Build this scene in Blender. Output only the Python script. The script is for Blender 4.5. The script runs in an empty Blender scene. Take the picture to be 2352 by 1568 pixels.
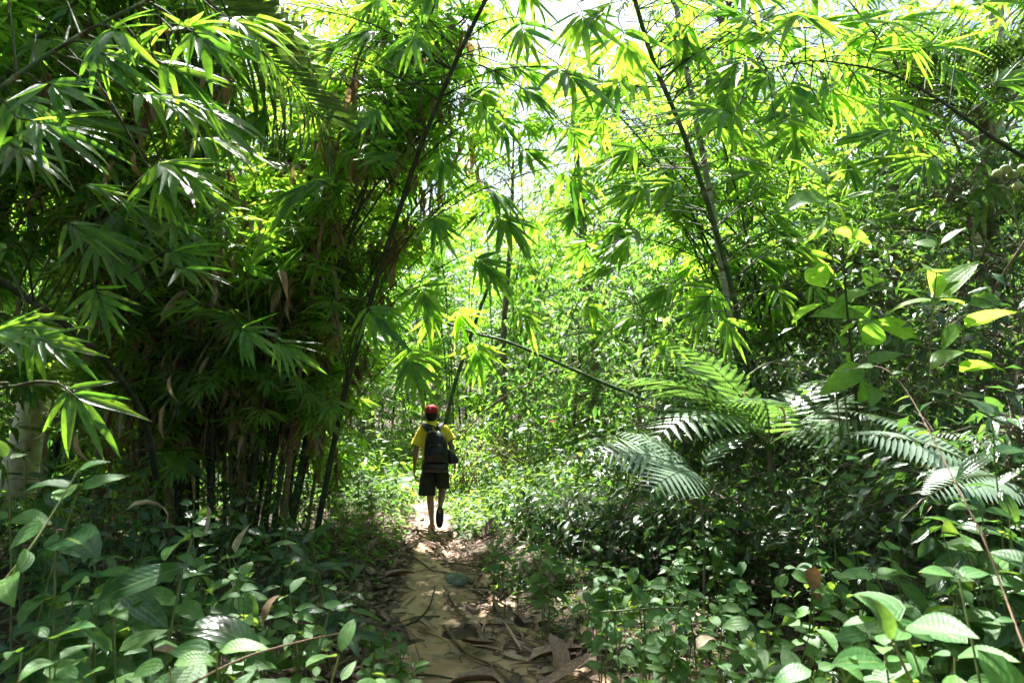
import bpy, math, random
import numpy as np
from mathutils import Vector, Matrix

# ------------------------------------------------------------------ camera, sky, sun, exposure
SC = bpy.context.scene
COL = SC.collection
CAM_H, PITCH = 1.6, math.radians(5.6)
cam_d = bpy.data.cameras.new('camera'); cam = bpy.data.objects.new('camera', cam_d); COL.objects.link(cam)
cam.location = (0, 0, CAM_H); cam.rotation_euler = (math.radians(90) + PITCH, 0, 0)
cam_d.sensor_width = 36; cam_d.lens = 24; cam_d.clip_start = 0.05; cam_d.clip_end = 600
cam_d.dof.use_dof = True; cam_d.dof.focus_distance = 8.5; cam_d.dof.aperture_fstop = 4.5
SC.camera = cam
SUN_EL, SUN_AZ = math.radians(59), math.radians(-14)       # azimuth from the view axis, minus = left
w = bpy.data.worlds.new('World'); SC.world = w; w.use_nodes = True
nt = w.node_tree; bg = nt.nodes['Background']
sky = nt.nodes.new('ShaderNodeTexSky'); sky.sky_type = 'NISHITA'; sky.sun_disc = False
sky.sun_elevation = SUN_EL; sky.sun_rotation = SUN_AZ
sky.air_density = 1.0; sky.dust_density = 2.5; sky.ozone_density = 1.0
nt.links.new(sky.outputs[0], bg.inputs[0]); bg.inputs[1].default_value = 0.05
sun_d = bpy.data.lights.new('sun', 'SUN'); sun_d.energy = 5.0; sun_d.angle = math.radians(0.53); sun_d.color = (1.0, 0.975, 0.935)
sun = bpy.data.objects.new('sun', sun_d); COL.objects.link(sun); sun.location = (0, 0, 30)
sdir = Vector((math.sin(SUN_AZ) * math.cos(SUN_EL), math.cos(SUN_AZ) * math.cos(SUN_EL), math.sin(SUN_EL)))
sun.rotation_euler = sdir.to_track_quat('Z', 'Y').to_euler()
SC.view_settings.view_transform = 'Standard'; SC.view_settings.look = 'None'
SC.view_settings.exposure = 2.75; SC.view_settings.gamma = 1.0
cy = SC.cycles
cy.max_bounces = 6; cy.diffuse_bounces = 2; cy.glossy_bounces = 2; cy.transmission_bounces = 4; cy.volume_bounces = 0
cy.transparent_max_bounces = 4; cy.caustics_reflective = False; cy.caustics_refractive = False
cy.use_adaptive_sampling = True; cy.adaptive_threshold = 0.035; cy.sample_clamp_indirect = 6.0
cy.use_denoising = True

# ------------------------------------------------------------------ helpers
RNG = np.random.default_rng(7)
random.seed(7)
FD = 1568.0
cp, sp = math.cos(PITCH), math.sin(PITCH)

def W(px, py, Y):
    """point seen at (px, py) of the 2352x1568 photograph, at distance Y along the path"""
    a, b = (px - 1176) / FD, (784 - py) / FD
    yy = cp - b * sp; zz = sp + b * cp
    k = Y / yy
    return Vector((a * k, Y, CAM_H + zz * k))

def proj(P):
    P = np.atleast_2d(np.asarray(P, float))
    x, y, z = P[:, 0], P[:, 1], P[:, 2] - CAM_H
    d = y * cp + z * sp; u = -y * sp + z * cp
    dd = np.maximum(d, 0.05)
    return 1176 + FD * x / dd, 784 - FD * u / dd, d

def tag(o, label=None, cat=None, group=None, kind=None):
    if label: o['label'] = label
    if cat: o['category'] = cat
    if group: o['group'] = group
    if kind: o['kind'] = kind
    return o

def empty(name, loc, label=None, cat=None, group=None):
    o = bpy.data.objects.new(name, None); COL.objects.link(o)
    o.location = loc; o.empty_display_size = 0.1
    return tag(o, label, cat, group)

def link(name, me, parent=None, M=None, kind=None):
    o = bpy.data.objects.new(name, me); COL.objects.link(o)
    if parent is not None: o.parent = parent
    if M is not None: o.matrix_basis = M
    if kind: o['kind'] = kind
    return o

class MB:
    """collects quads/tris with uv, per-vertex random value and material index"""
    def __init__(s): s.V = []; s.F = []; s.U = []; s.R = []; s.MI = []; s.n = 0
    def add(s, V, F, U=None, R=0.0, mi=0):
        V = np.asarray(V, np.float32).reshape(-1, 3); F = np.asarray(F, np.int64)
        s.V.append(V); s.F.append(F + s.n)
        s.U.append(np.zeros((len(V), 2), np.float32) if U is None else np.asarray(U, np.float32).reshape(-1, 2))
        s.R.append(np.full(len(V), R, np.float32) if np.isscalar(R) else np.asarray(R, np.float32))
        s.MI.append(np.full(len(F), mi, np.int32)); s.n += len(V)
    def mesh(s, name, mats, origin=(0, 0, 0), smooth=True):
        me = bpy.data.meshes.new(name)
        V = np.concatenate(s.V) - np.asarray(origin, np.float32)
        U = np.concatenate(s.U); R = np.concatenate(s.R); MI = np.concatenate(s.MI)
        cnt = np.concatenate([np.full(len(f), f.shape[1], np.int32) for f in s.F])
        idx = np.concatenate([f.ravel() for f in s.F]).astype(np.int32)
        me.vertices.add(len(V)); me.vertices.foreach_set('co', V.astype(np.float32).ravel())
        me.loops.add(len(idx)); me.loops.foreach_set('vertex_index', idx)
        me.polygons.add(len(cnt))
        st = np.zeros(len(cnt), np.int32); st[1:] = np.cumsum(cnt)[:-1]
        me.polygons.foreach_set('loop_start', st); me.polygons.foreach_set('loop_total', cnt)
        if MI.any(): me.polygons.foreach_set('material_index', MI)
        me.polygons.foreach_set('use_smooth', np.full(len(cnt), smooth, bool))
        uv = me.uv_layers.new(name='UVMap'); uv.data.foreach_set('uv', U[idx].ravel())
        at = me.attributes.new('rnd', 'FLOAT', 'POINT'); at.data.foreach_set('value', R)
        for m in (mats if isinstance(mats, (list, tuple)) else [mats]): me.materials.append(m)
        me.update(calc_edges=True)
        return me

def tube(mb, pts, rad, sides=6, R=0.0, mi=0, vscale=1.0, cap=True):
    pts = np.array([tuple(p) for p in pts], float); n = len(pts)
    rad = np.full(n, rad, float) if np.isscalar(rad) else np.asarray(rad, float)
    T = np.gradient(pts, axis=0); T /= np.linalg.norm(T, axis=1)[:, None] + 1e-9
    ref = np.array([0, 1.0, 0]) if abs(T[0][1]) < 0.9 else np.array([1.0, 0, 0])
    V = []; U = []
    a = np.linspace(0, 2 * np.pi, sides, endpoint=False)
    ln = 0.0
    for i in range(n):
        t = T[i]; x = np.cross(t, ref); x /= np.linalg.norm(x) + 1e-9; y = np.cross(t, x)
        ref = np.cross(x, t) * -1 if False else ref
        V.append(pts[i] + rad[i] * (np.cos(a)[:, None] * x + np.sin(a)[:, None] * y))
        if i: ln += np.linalg.norm(pts[i] - pts[i - 1])
        U.append(np.stack([np.full(sides, ln * vscale), a / (2 * np.pi)], 1))
    V = np.concatenate(V); U = np.concatenate(U)
    i = np.arange(n - 1)[:, None] * sides; j = np.arange(sides)[None]; k = (j + 1) % sides
    F = np.stack([i + j, i + k, i + sides + k, i + sides + j], -1).reshape(-1, 4)
    mb.add(V, F, U, R, mi)
    if cap:
        mb.add(V[-sides:], [list(range(sides))], U[-sides:], R, mi)
        mb.add(V[:sides], [list(range(sides))[::-1]], U[:sides], R, mi)

def smooth_path(P, n):
    """Catmull-Rom through the points"""
    P = np.array([tuple(p) for p in P], float)
    Q = np.vstack([2 * P[0] - P[1], P, 2 * P[-1] - P[-2]])
    out = []
    m = len(P) - 1
    for s in np.linspace(0, m - 1e-6, n):
        i = int(s); t = s - i
        p0, p1, p2, p3 = Q[i], Q[i + 1], Q[i + 2], Q[i + 3]
        out.append(0.5 * (2 * p1 + (p2 - p0) * t + (2 * p0 - 5 * p1 + 4 * p2 - p3) * t * t + (3 * p1 - p0 - 3 * p2 + p3) * t ** 3))
    return np.array(out)

# ------------------------------------------------------------------ materials
def new_mat(name):
    m = bpy.data.materials.new(name); m.use_nodes = True
    t = m.node_tree; t.nodes.clear()
    return m, t, t.nodes, t.links

def ramp(N, L, fac, cols, pos=None):
    r = N.new('ShaderNodeValToRGB'); e = r.color_ramp.elements
    pos = pos or [i / (len(cols) - 1) for i in range(len(cols))]
    while len(e) < len(cols): e.new(0.5)
    for q, (p, c) in enumerate(zip(pos, cols)): e[q].position = p; e[q].color = (*c, 1)
    L.new(fac, r.inputs[0]); return r.outputs[0]

def math_n(N, L, op, a, b=None, c=None, clamp=False):
    m = N.new('ShaderNodeMath'); m.operation = op; m.use_clamp = clamp
    for i, v in enumerate((a, b, c)):
        if v is None: continue
        if isinstance(v, (int, float)): m.inputs[i].default_value = v
        else: L.new(v, m.inputs[i])
    return m.outputs[0]

def leaf_mat(name, base, trans, rough=0.4, tfac=0.5, vein='long', tip=(0.22, 0.13, 0.04), tipamt=0.5, spec=0.5, bump=0.25):
    m, t, N, L = new_mat(name)
    at = N.new('ShaderNodeAttribute'); at.attribute_name = 'rnd'
    oi = N.new('ShaderNodeObjectInfo')
    r = math_n(N, L, 'FRACT', math_n(N, L, 'ADD', at.outputs['Fac'], oi.outputs['Random']))
    cb = ramp(N, L, r, base); ct = ramp(N, L, r, trans)
    uv = N.new('ShaderNodeTexCoord'); sep = N.new('ShaderNodeSeparateXYZ'); L.new(uv.outputs['UV'], sep.inputs[0])
    u, v = sep.outputs[0], sep.outputs[1]
    av = math_n(N, L, 'ABSOLUTE', math_n(N, L, 'SUBTRACT', v, 0.5))
    # blotches of the leaf's own colour
    no = N.new('ShaderNodeTexNoise'); no.inputs['Scale'].default_value = 9.0; no.inputs['Detail'].default_value = 3
    L.new(uv.outputs['Object'], no.inputs['Vector'])
    blot = N.new('ShaderNodeMapRange'); blot.inputs[1].default_value = 0.3; blot.inputs[2].default_value = 0.7
    blot.inputs[3].default_value = 0.75; blot.inputs[4].default_value = 1.2; L.new(no.outputs[0], blot.inputs[0])
    def mul(c, f):
        x = N.new('ShaderNodeVectorMath'); x.operation = 'SCALE'; L.new(c, x.inputs[0]); L.new(f, x.inputs['Scale']); return x.outputs[0]
    cb = mul(cb, blot.outputs[0]); ct = mul(ct, blot.outputs[0])
    # midrib
    mid = math_n(N, L, 'LESS_THAN', av, 0.035)
    mx = N.new('ShaderNodeMix'); mx.data_type = 'RGBA'; L.new(math_n(N, L, 'MULTIPLY', mid, 0.4), mx.inputs[0])
    L.new(cb, mx.inputs[6]); mx.inputs[7].default_value = (0.22, 0.30, 0.09, 1); cb = mx.outputs[2]
    # withered tips and spots on some leaves
    tipm = math_n(N, L, 'MULTIPLY', math_n(N, L, 'GREATER_THAN', math_n(N, L, 'ADD', u, math_n(N, L, 'MULTIPLY', no.outputs[0], 0.25)), 1.06),
                  math_n(N, L, 'GREATER_THAN', math_n(N, L, 'FRACT', math_n(N, L, 'MULTIPLY', r, 17.3)), 1 - tipamt))
    for nm in ('b', 't'):
        mx = N.new('ShaderNodeMix'); mx.data_type = 'RGBA'; L.new(tipm, mx.inputs[0])
        L.new(cb if nm == 'b' else ct, mx.inputs[6]); mx.inputs[7].default_value = (*tip, 1)
        if nm == 'b': cb = mx.outputs[2]
        else: ct = mx.outputs[2]
    bs = N.new('ShaderNodeBsdfPrincipled'); L.new(cb, bs.inputs['Base Color']); bs.inputs['Roughness'].default_value = rough
    bs.inputs['Specular IOR Level'].default_value = spec
    tr = N.new('ShaderNodeBsdfTranslucent'); L.new(ct, tr.inputs[0])
    ms = N.new('ShaderNodeMixShader'); ms.inputs[0].default_value = tfac
    L.new(bs.outputs[0], ms.inputs[1]); L.new(tr.outputs[0], ms.inputs[2])
    if vein:
        if vein == 'long': h = math_n(N, L, 'SINE', math_n(N, L, 'MULTIPLY', v, 60.0))
        else:   # curved veins from the base with fine cross ribs
            h1 = math_n(N, L, 'ABSOLUTE', math_n(N, L, 'SINE', math_n(N, L, 'MULTIPLY', av, 14.0)))
            h2 = math_n(N, L, 'SINE', math_n(N, L, 'ADD', math_n(N, L, 'MULTIPLY', u, 75.0), math_n(N, L, 'MULTIPLY', av, 30.0)))
            h = math_n(N, L, 'ADD', math_n(N, L, 'POWER', h1, 0.4), math_n(N, L, 'MULTIPLY', h2, 0.2))
        bp = N.new('ShaderNodeBump'); bp.inputs['Strength'].default_value = bump; bp.inputs['Distance'].default_value = 0.004
        L.new(h, bp.inputs['Height']); L.new(bp.outputs[0], bs.inputs['Normal'])
    o = N.new('ShaderNodeOutputMaterial'); L.new(ms.outputs[0], o.inputs[0])
    return m

def solid_mat(name, cols, rough=0.8, scale=6.0, stretch=(1, 1, 1), bump=0.3, bdist=0.01, spec=0.3, detail=6, coord='Object', trans=0.0):
    m, t, N, L = new_mat(name)
    tc = N.new('ShaderNodeTexCoord'); mp = N.new('ShaderNodeMapping'); mp.inputs['Scale'].default_value = stretch
    L.new(tc.outputs[coord], mp.inputs[0])
    oi = N.new('ShaderNodeObjectInfo'); at = N.new('ShaderNodeAttribute'); at.attribute_name = 'rnd'
    no = N.new('ShaderNodeTexNoise'); no.inputs['Scale'].default_value = scale; no.inputs['Detail'].default_value = detail
    L.new(mp.outputs[0], no.inputs['Vector'])
    sh = math_n(N, L, 'MULTIPLY', math_n(N, L, 'SUBTRACT', math_n(N, L, 'FRACT', math_n(N, L, 'ADD', oi.outputs['Random'], at.outputs['Fac'])), 0.5), 0.5)
    st = N.new('ShaderNodeMapRange'); st.inputs[1].default_value = 0.3; st.inputs[2].default_value = 0.7; L.new(no.outputs[0], st.inputs[0])
    f = math_n(N, L, 'ADD', st.outputs[0], sh, clamp=True)
    c = ramp(N, L, f, cols)
    bs = N.new('ShaderNodeBsdfPrincipled'); L.new(c, bs.inputs['Base Color']); bs.inputs['Roughness'].default_value = rough
    bs.inputs['Specular IOR Level'].default_value = spec
    bp = N.new('ShaderNodeBump'); bp.inputs['Strength'].default_value = bump; bp.inputs['Distance'].default_value = bdist
    L.new(no.outputs[0], bp.inputs['Height']); L.new(bp.outputs[0], bs.inputs['Normal'])
    o = N.new('ShaderNodeOutputMaterial')
    if trans:
        tr = N.new('ShaderNodeBsdfTranslucent'); L.new(c, tr.inputs[0]); ms = N.new('ShaderNodeMixShader'); ms.inputs[0].default_value = trans
        L.new(bs.outputs[0], ms.inputs[1]); L.new(tr.outputs[0], ms.inputs[2]); L.new(ms.outputs[0], o.inputs[0])
    else: L.new(bs.outputs[0], o.inputs[0])
    return m

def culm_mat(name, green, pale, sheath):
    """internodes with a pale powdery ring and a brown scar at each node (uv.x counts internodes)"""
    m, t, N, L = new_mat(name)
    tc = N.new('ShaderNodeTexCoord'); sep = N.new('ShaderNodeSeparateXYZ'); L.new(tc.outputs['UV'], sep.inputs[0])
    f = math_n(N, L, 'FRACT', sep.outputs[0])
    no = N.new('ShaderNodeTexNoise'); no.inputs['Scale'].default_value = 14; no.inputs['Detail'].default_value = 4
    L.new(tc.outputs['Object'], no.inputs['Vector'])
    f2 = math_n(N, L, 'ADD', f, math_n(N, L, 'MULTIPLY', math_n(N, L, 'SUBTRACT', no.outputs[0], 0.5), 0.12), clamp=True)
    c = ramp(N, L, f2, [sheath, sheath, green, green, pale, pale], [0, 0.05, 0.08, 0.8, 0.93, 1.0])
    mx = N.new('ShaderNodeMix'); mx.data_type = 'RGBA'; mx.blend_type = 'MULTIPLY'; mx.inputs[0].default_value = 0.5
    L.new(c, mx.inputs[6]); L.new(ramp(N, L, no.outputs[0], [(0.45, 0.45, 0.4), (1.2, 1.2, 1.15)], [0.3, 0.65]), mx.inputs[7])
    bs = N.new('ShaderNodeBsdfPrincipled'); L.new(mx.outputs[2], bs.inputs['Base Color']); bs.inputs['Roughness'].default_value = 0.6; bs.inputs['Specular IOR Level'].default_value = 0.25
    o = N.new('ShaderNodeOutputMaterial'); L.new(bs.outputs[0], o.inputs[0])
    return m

M = {}
M['bamboo'] = leaf_mat('bamboo_leaf', [(0.025, 0.075, 0.022), (0.04, 0.105, 0.027), (0.06, 0.135, 0.028)],
                       [(0.19, 0.48, 0.03), (0.33, 0.64, 0.035), (0.48, 0.74, 0.05)], 0.32, 0.6, 'long', bump=0.2)
M['forest'] = leaf_mat('forest_leaf', [(0.025, 0.06, 0.016), (0.045, 0.09, 0.022), (0.06, 0.12, 0.03)],
                       [(0.14, 0.38, 0.06), (0.25, 0.51, 0.07), (0.36, 0.60, 0.08)], 0.5, 0.5, None, spec=0.22)
M['shrub'] = leaf_mat('shrub_leaf', [(0.04, 0.115, 0.03), (0.06, 0.15, 0.038), (0.09, 0.19, 0.045)],
                      [(0.20, 0.38, 0.04), (0.30, 0.50, 0.05), (0.38, 0.56, 0.06)], 0.5, 0.35, 'net', tipamt=0.15, bump=0.3, spec=0.32)
M['lime'] = leaf_mat('lime_leaf', [(0.07, 0.16, 0.03), (0.09, 0.19, 0.035), (0.11, 0.22, 0.04)],
                     [(0.32, 0.62, 0.05), (0.40, 0.68, 0.06), (0.48, 0.74, 0.06)], 0.4, 0.58, 'net', tipamt=0.1, bump=0.3)
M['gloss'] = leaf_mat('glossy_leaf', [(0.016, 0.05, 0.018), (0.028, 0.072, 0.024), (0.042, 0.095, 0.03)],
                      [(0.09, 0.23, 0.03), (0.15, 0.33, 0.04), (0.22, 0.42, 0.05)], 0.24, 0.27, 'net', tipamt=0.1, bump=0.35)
M['fern'] = leaf_mat('fern_leaf', [(0.07, 0.135, 0.07), (0.09, 0.16, 0.08), (0.11, 0.19, 0.085)],
                     [(0.16, 0.34, 0.05), (0.22, 0.42, 0.06), (0.30, 0.5, 0.07)], 0.3, 0.35, None, spec=0.6)
M['sheenfern'] = leaf_mat('sky_sheen_fern_leaf', [(0.16, 0.235, 0.165), (0.19, 0.27, 0.19), (0.22, 0.30, 0.215)],
                         [(0.16, 0.30, 0.08), (0.20, 0.36, 0.09), (0.24, 0.4, 0.1)], 0.3, 0.2, None, spec=0.6)  # reflected sky sheen put into a paler leaf colour
M['palm'] = leaf_mat('palm_leaf', [(0.025, 0.055, 0.02), (0.04, 0.075, 0.025), (0.05, 0.09, 0.03)],
                     [(0.08, 0.16, 0.02), (0.12, 0.22, 0.03), (0.16, 0.28, 0.03)], 0.35, 0.28, 'long')
M['dead'] = leaf_mat('dead_leaf', [(0.18, 0.11, 0.055), (0.33, 0.24, 0.14), (0.48, 0.40, 0.27)],
                     [(0.25, 0.12, 0.04), (0.38, 0.22, 0.08), (0.42, 0.30, 0.15)], 0.7, 0.25, 'long', spec=0.25, bump=0.5)
M['litter'] = leaf_mat('litter_leaf', [(0.10, 0.06, 0.045), (0.23, 0.145, 0.10), (0.42, 0.31, 0.23)],
                       [(0.12, 0.06, 0.03), (0.2, 0.1, 0.05), (0.3, 0.2, 0.1)], 0.65, 0.12, 'long', spec=0.35, bump=0.5)
M['twig'] = solid_mat('twig_bark', [(0.025, 0.03, 0.013), (0.055, 0.058, 0.025)], 0.8, 30, spec=.12)
M['stem'] = solid_mat('green_stem', [(0.07, 0.10, 0.03), (0.14, 0.16, 0.05)], 0.5, 30)
M['brownstem'] = solid_mat('brown_stem', [(0.07, 0.04, 0.025), (0.18, 0.11, 0.06)], 0.7, 40, (1, 1, 1))
M['culm'] = culm_mat('bamboo_culm_green', (0.035, 0.075, 0.022), (0.12, 0.15, 0.09), (0.09, 0.07, 0.035))
M['culm_shaded'] = culm_mat('bamboo_culm_shaded', (0.022, 0.032, 0.014), (0.05, 0.055, 0.035), (0.05, 0.035, 0.02))  # darker culm copy: backlight and clump shade put into the colour
M['culm_grey'] = culm_mat('bamboo_culm_grey', (0.30, 0.33, 0.28), (0.42, 0.44, 0.40), (0.20, 0.11, 0.06))
M['culm_tan'] = culm_mat('bamboo_culm_tan', (0.16, 0.11, 0.055), (0.24, 0.19, 0.11), (0.09, 0.05, 0.025))
M['bark'] = solid_mat('tree_bark', [(0.06, 0.048, 0.035), (0.13, 0.105, 0.075), (0.22, 0.19, 0.15)], 0.85, 5, (3, 3, 0.7), 0.7, 0.03)
M['palebark'] = solid_mat('pale_bark', [(0.36, 0.31, 0.28), (0.55, 0.51, 0.47), (0.70, 0.67, 0.63)], 0.8, 4, (2, 2, 1.5), 0.5, 0.02)
M['log'] = solid_mat('rotten_log', [(0.012, 0.010, 0.008), (0.035, 0.028, 0.02), (0.07, 0.055, 0.04)], 0.85, 6, (1, 4, 4), 0.8, 0.03)
M['husk'] = solid_mat('bark_strip', [(0.10, 0.055, 0.04), (0.24, 0.14, 0.095), (0.42, 0.30, 0.215)], 0.65, 8, (1, 14, 14), 0.5, 0.006)
M['stone'] = solid_mat('mossy_stone', [(0.07, 0.085, 0.045), (0.17, 0.18, 0.15), (0.28, 0.28, 0.25)], 0.85, 9, (1, 1, 1), 0.5, 0.02)

# ------------------------------------------------------------------ leaves
PROFILE = {
    'lance': lambda t: (np.minimum(1, (t / 0.12) ** 0.55) * (1 - np.clip((t - 0.25) / 0.75, 0, 1) ** 1.7)),
    'ovate': lambda t: np.sin(np.pi * np.clip(t, 0, 1) ** 0.75) ** 0.8 * (1 - 0.35 * t),
    'ellip': lambda t: np.sin(np.pi * np.clip(t, 0, 1) ** 0.95) ** 0.75,
    'strap': lambda t: np.minimum(1, (t / 0.05) ** 0.5) * (1 - np.clip((t - 0.6) / 0.4, 0, 1) ** 1.5),
}
def leaf_tmpl(kind, seg, width, droop=0.4, fold=0.25, wave=0.0, curl=0.0, seed=0):
    """unit-length leaf along +X, upper face +Z: (verts, quads, uv)"""
    r = np.random.default_rng(seed)
    t = np.linspace(0, 1, seg + 1); wd = np.maximum(PROFILE[kind](t) * width * 0.5, 0.0015)
    th = droop * (t ** 1.2); ds = 1.0 / seg
    x = np.concatenate([[0], np.cumsum(np.cos((th[1:] + th[:-1]) / 2) * ds)])
    z = -np.concatenate([[0], np.cumsum(np.sin((th[1:] + th[:-1]) / 2) * ds)])
    V = []; U = []
    ph = r.uniform(0, 6)
    for i in range(seg + 1):
        wv = wave * math.sin(t[i] * 9 + ph) * width
        ww = wave * math.sin(t[i] * 8 + ph + 2) * width
        off = curl * math.sin(t[i] * 3.0 + ph)
        nx, nz = math.sin(th[i]), math.cos(th[i])
        for s, up, wx in ((-1, fold * wd[i] + wv, 0), (0, 0, 0), (1, fold * wd[i] + ww, 0)):
            V.append((x[i] + nx * up, s * wd[i] + off * t[i] * 0.3, z[i] + nz * up)); U.append((t[i], 0.5 + 0.5 * s))
    F = []
    for i in range(seg):
        a = i * 3
        F += [(a, a + 3, a + 4, a + 1), (a + 1, a + 4, a + 5, a + 2)]
    return np.array(V), np.array(F), np.array(U)

def tmpl_mesh(name, tm, mat):
    mb = MB(); mb.add(*tm); return mb.mesh(name, mat)

T_BAM = [leaf_tmpl('lance', 6, 0.155, d, f, 0.02, c, i) for i, (d, f, c) in enumerate([(0.1, .3, 0), (0.3, .25, .06), (0.5, .3, -.05), (0.8, .2, .05), (0.0, .45, .1)])]
T_BAM_LO = [leaf_tmpl('lance', 3, 0.165, d, .3, 0, 0, i) for i, d in enumerate([0.1, 0.35, 0.65])]
T_OV = [leaf_tmpl('ovate', 7, 0.58, d, f, 0.02, 0, i) for i, (d, f) in enumerate([(0.5, .2), (0.8, .12), (0.25, .3), (1.1, .2)])]
T_OV_LO = [leaf_tmpl('ovate', 2, 0.5, d, .25, 0, 0, i) for i, d in enumerate([0.4, 0.9])]
T_EL = [leaf_tmpl('ellip', 6, 0.46, d, f, 0.015, 0, i) for i, (d, f) in enumerate([(0.4, .25), (0.7, .15), (1.0, .3)])]
T_LONG = [leaf_tmpl('ellip', 8, 0.30, d, f, 0.03, 0, i) for i, (d, f) in enumerate([(0.5, .25), (0.9, .2), (1.3, .2)])]
T_DEAD = [leaf_tmpl('lance', 6, 0.17, d, f, 0.09, c, i + 20) for i, (d, f, c) in enumerate([(0.9, 1.0, .3), (1.6, .8, -.3), (0.4, 1.4, .2), (2.2, .7, .4)])]
T_STRAP = [leaf_tmpl('strap', 5, 0.05, d, .5, 0, 0, i) for i, d in enumerate([0.3, 0.6, 1.0])]

def frames(D, Nn):
    D = D / (np.linalg.norm(D, axis=1)[:, None] + 1e-9)
    Z = Nn - (Nn * D).sum(1)[:, None] * D; Z /= np.linalg.norm(Z, axis=1)[:, None] + 1e-9
    Y = np.cross(Z, D)
    return np.stack([D, Y, Z], -1)                     # columns x, y, z

class Leaves:
    """a bag of leaf placements: position, frame, length, width factor, template, tint"""
    def __init__(s): s.P = []; s.R = []; s.S = []; s.T = []; s.C = []
    def add(s, P, R, S, T, C):
        s.P.append(P); s.R.append(R); s.S.append(S); s.T.append(T); s.C.append(C)
    def done(s): return [np.concatenate(a) for a in (s.P, s.R, s.S, s.T, s.C)]

def place(mb, tmpls, P, R, S, T, C):
    for k, (v, f, u) in enumerate(tmpls):
        q = np.where(T % len(tmpls) == k)[0]
        if not len(q): continue
        Vv = v[None] * np.stack([S[q, 0], S[q, 0] * S[q, 1], S[q, 0]], 1)[:, None, :]
        Vv = np.einsum('mij,mnj->mni', R[q], Vv) + P[q][:, None]
        Ff = (f[None] + (np.arange(len(q)) * len(v))[:, None, None]).reshape(-1, f.shape[1])
        mb.add(Vv.reshape(-1, 3), Ff, np.tile(u, (len(q), 1)), np.repeat(C[q], len(v)))

_mesh_cache = {}
def cached(tmpls, key, mat):
    kk = (key, mat.name)
    if kk not in _mesh_cache: _mesh_cache[kk] = [tmpl_mesh(key, t, mat) for t in tmpls]
    return _mesh_cache[kk]

def leaf_objects(parent, origin, name, key, tmpls, mat, P, R, S, T):
    ms = cached(tmpls, key, mat); o3 = Vector(origin)
    for p, r, s, t in zip(P, R, S, T):
        m = Matrix([[*r[i], 0] for i in range(3)] + [[0, 0, 0, 1]])
        m = Matrix.Translation(Vector(p) - o3) @ m @ Matrix.Diagonal((s[0], s[0] * s[1], s[0], 1))
        link(name, ms[int(t) % len(ms)], parent, m)

def emit(thing, origin, lv, mat, key, hi, lo, K=200, minpx=8.0, name='leaf', rest='foliage', keep_out=None):
    """the K leaves that show largest become leaf objects of their own, the others one foliage mesh"""
    P, R, S, T, C = lv.done()
    if keep_out is not None:
        k = ~keep_out(P); P, R, S, T, C = P[k], R[k], S[k], T[k], C[k]
    tip = P + R[:, :, 0] * S[:, :1] * 0.5
    px, py, d = proj(tip)
    size = S[:, 0] * FD / np.maximum(d, 0.3) * 0.13 * (0.35 + np.abs(((tip - np.array([0, 0, CAM_H])) / (np.linalg.norm(tip - np.array([0, 0, CAM_H]), axis=1)[:, None] + 1e-6) * R[:, :, 2]).sum(1)))
    size[(d < 0.4) | (px < -20) | (px > 2372) | (py < -20) | (py > 1590)] = 0
    q = np.argsort(-size)[:K]; q = q[size[q] > minpx]
    if len(q): leaf_objects(thing, origin, name, key, hi, mat, P[q], R[q], S[q], T[q])
    k = np.ones(len(P), bool); k[q] = False
    if k.any():
        mb = MB(); place(mb, lo, P[k], R[k], S[k], T[k], C[k])
        link(rest, mb.mesh(rest, mat, origin), thing, kind='stuff')

# spray templates: a drooping twig along +X with leaves fanned to both sides
def spray_tmpl(seed, n, fan=1.0, droop=0.5):
    r = np.random.default_rng(seed)
    th = np.linspace(0.2, -droop * .6, 6); seg = 0.2
    pts = [np.zeros(3)]
    for a in th[1:]: pts.append(pts[-1] + seg * np.array([math.cos(a), 0, math.sin(a)]))
    pts = np.array(pts); P = []; D = []; Nn = []; S = []
    for i in range(n):
        t = 0.45 + 0.55 * (i + 0.5) / n; f = t * 5; k = min(int(f), 4)
        p = pts[k] + (pts[k + 1] - pts[k]) * (f - k); tn = (pts[k + 1] - pts[k]); tn /= np.linalg.norm(tn)
        side = 1 if i % 2 else -1
        a = math.radians(r.uniform(66, 84) * (1.08 - (i + .5) / n)) * fan * side
        if i == n - 1: a *= 0.15
        d = np.array([math.cos(a) * tn[0], math.sin(a), math.cos(a) * tn[2] - r.uniform(-0.05, 0.22)])
        P.append(p); D.append(d); Nn.append(np.array([r.normal(0, 0.22) + 0.15, r.normal(0, 0.28) + side * 0.1, 1.0]))
        S.append((r.uniform(0.62, 1.0) * (0.75 + 0.35 * math.sin(math.pi * t)), r.uniform(0.85, 1.2)))
    return pts, np.array(P), frames(np.array(D), np.array(Nn)), np.array(S)
SPRAYS = [spray_tmpl(100 + i, n, fan, dr) for i, (n, fan, dr) in enumerate(
    [(9, 1, .4), (11, 1.1, .6), (8, .9, .2), (12, 1.15, .7), (7, 1, .5), (10, 1.2, .8), (11, .9, .3), (8, 1.1, .5)])]

def rot_h(az, pitch, roll):
    """rotation matrices: heading az (0 = +X), nose up pitch, roll about the heading"""
    ca, sa, cb, sb, cc, sc = np.cos(az), np.sin(az), np.cos(pitch), np.sin(pitch), np.cos(roll), np.sin(roll)
    z = np.zeros_like(ca); o = np.ones_like(ca)
    A = np.stack([np.stack([ca, -sa, z], -1), np.stack([sa, ca, z], -1), np.stack([z, z, o], -1)], -2)
    B = np.stack([np.stack([cb, z, -sb], -1), np.stack([z, o, z], -1), np.stack([sb, z, cb], -1)], -2)
    Cc = np.stack([np.stack([o, z, z], -1), np.stack([z, cc, -sc], -1), np.stack([z, sc, cc], -1)], -2)
    return A @ B @ Cc

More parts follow.
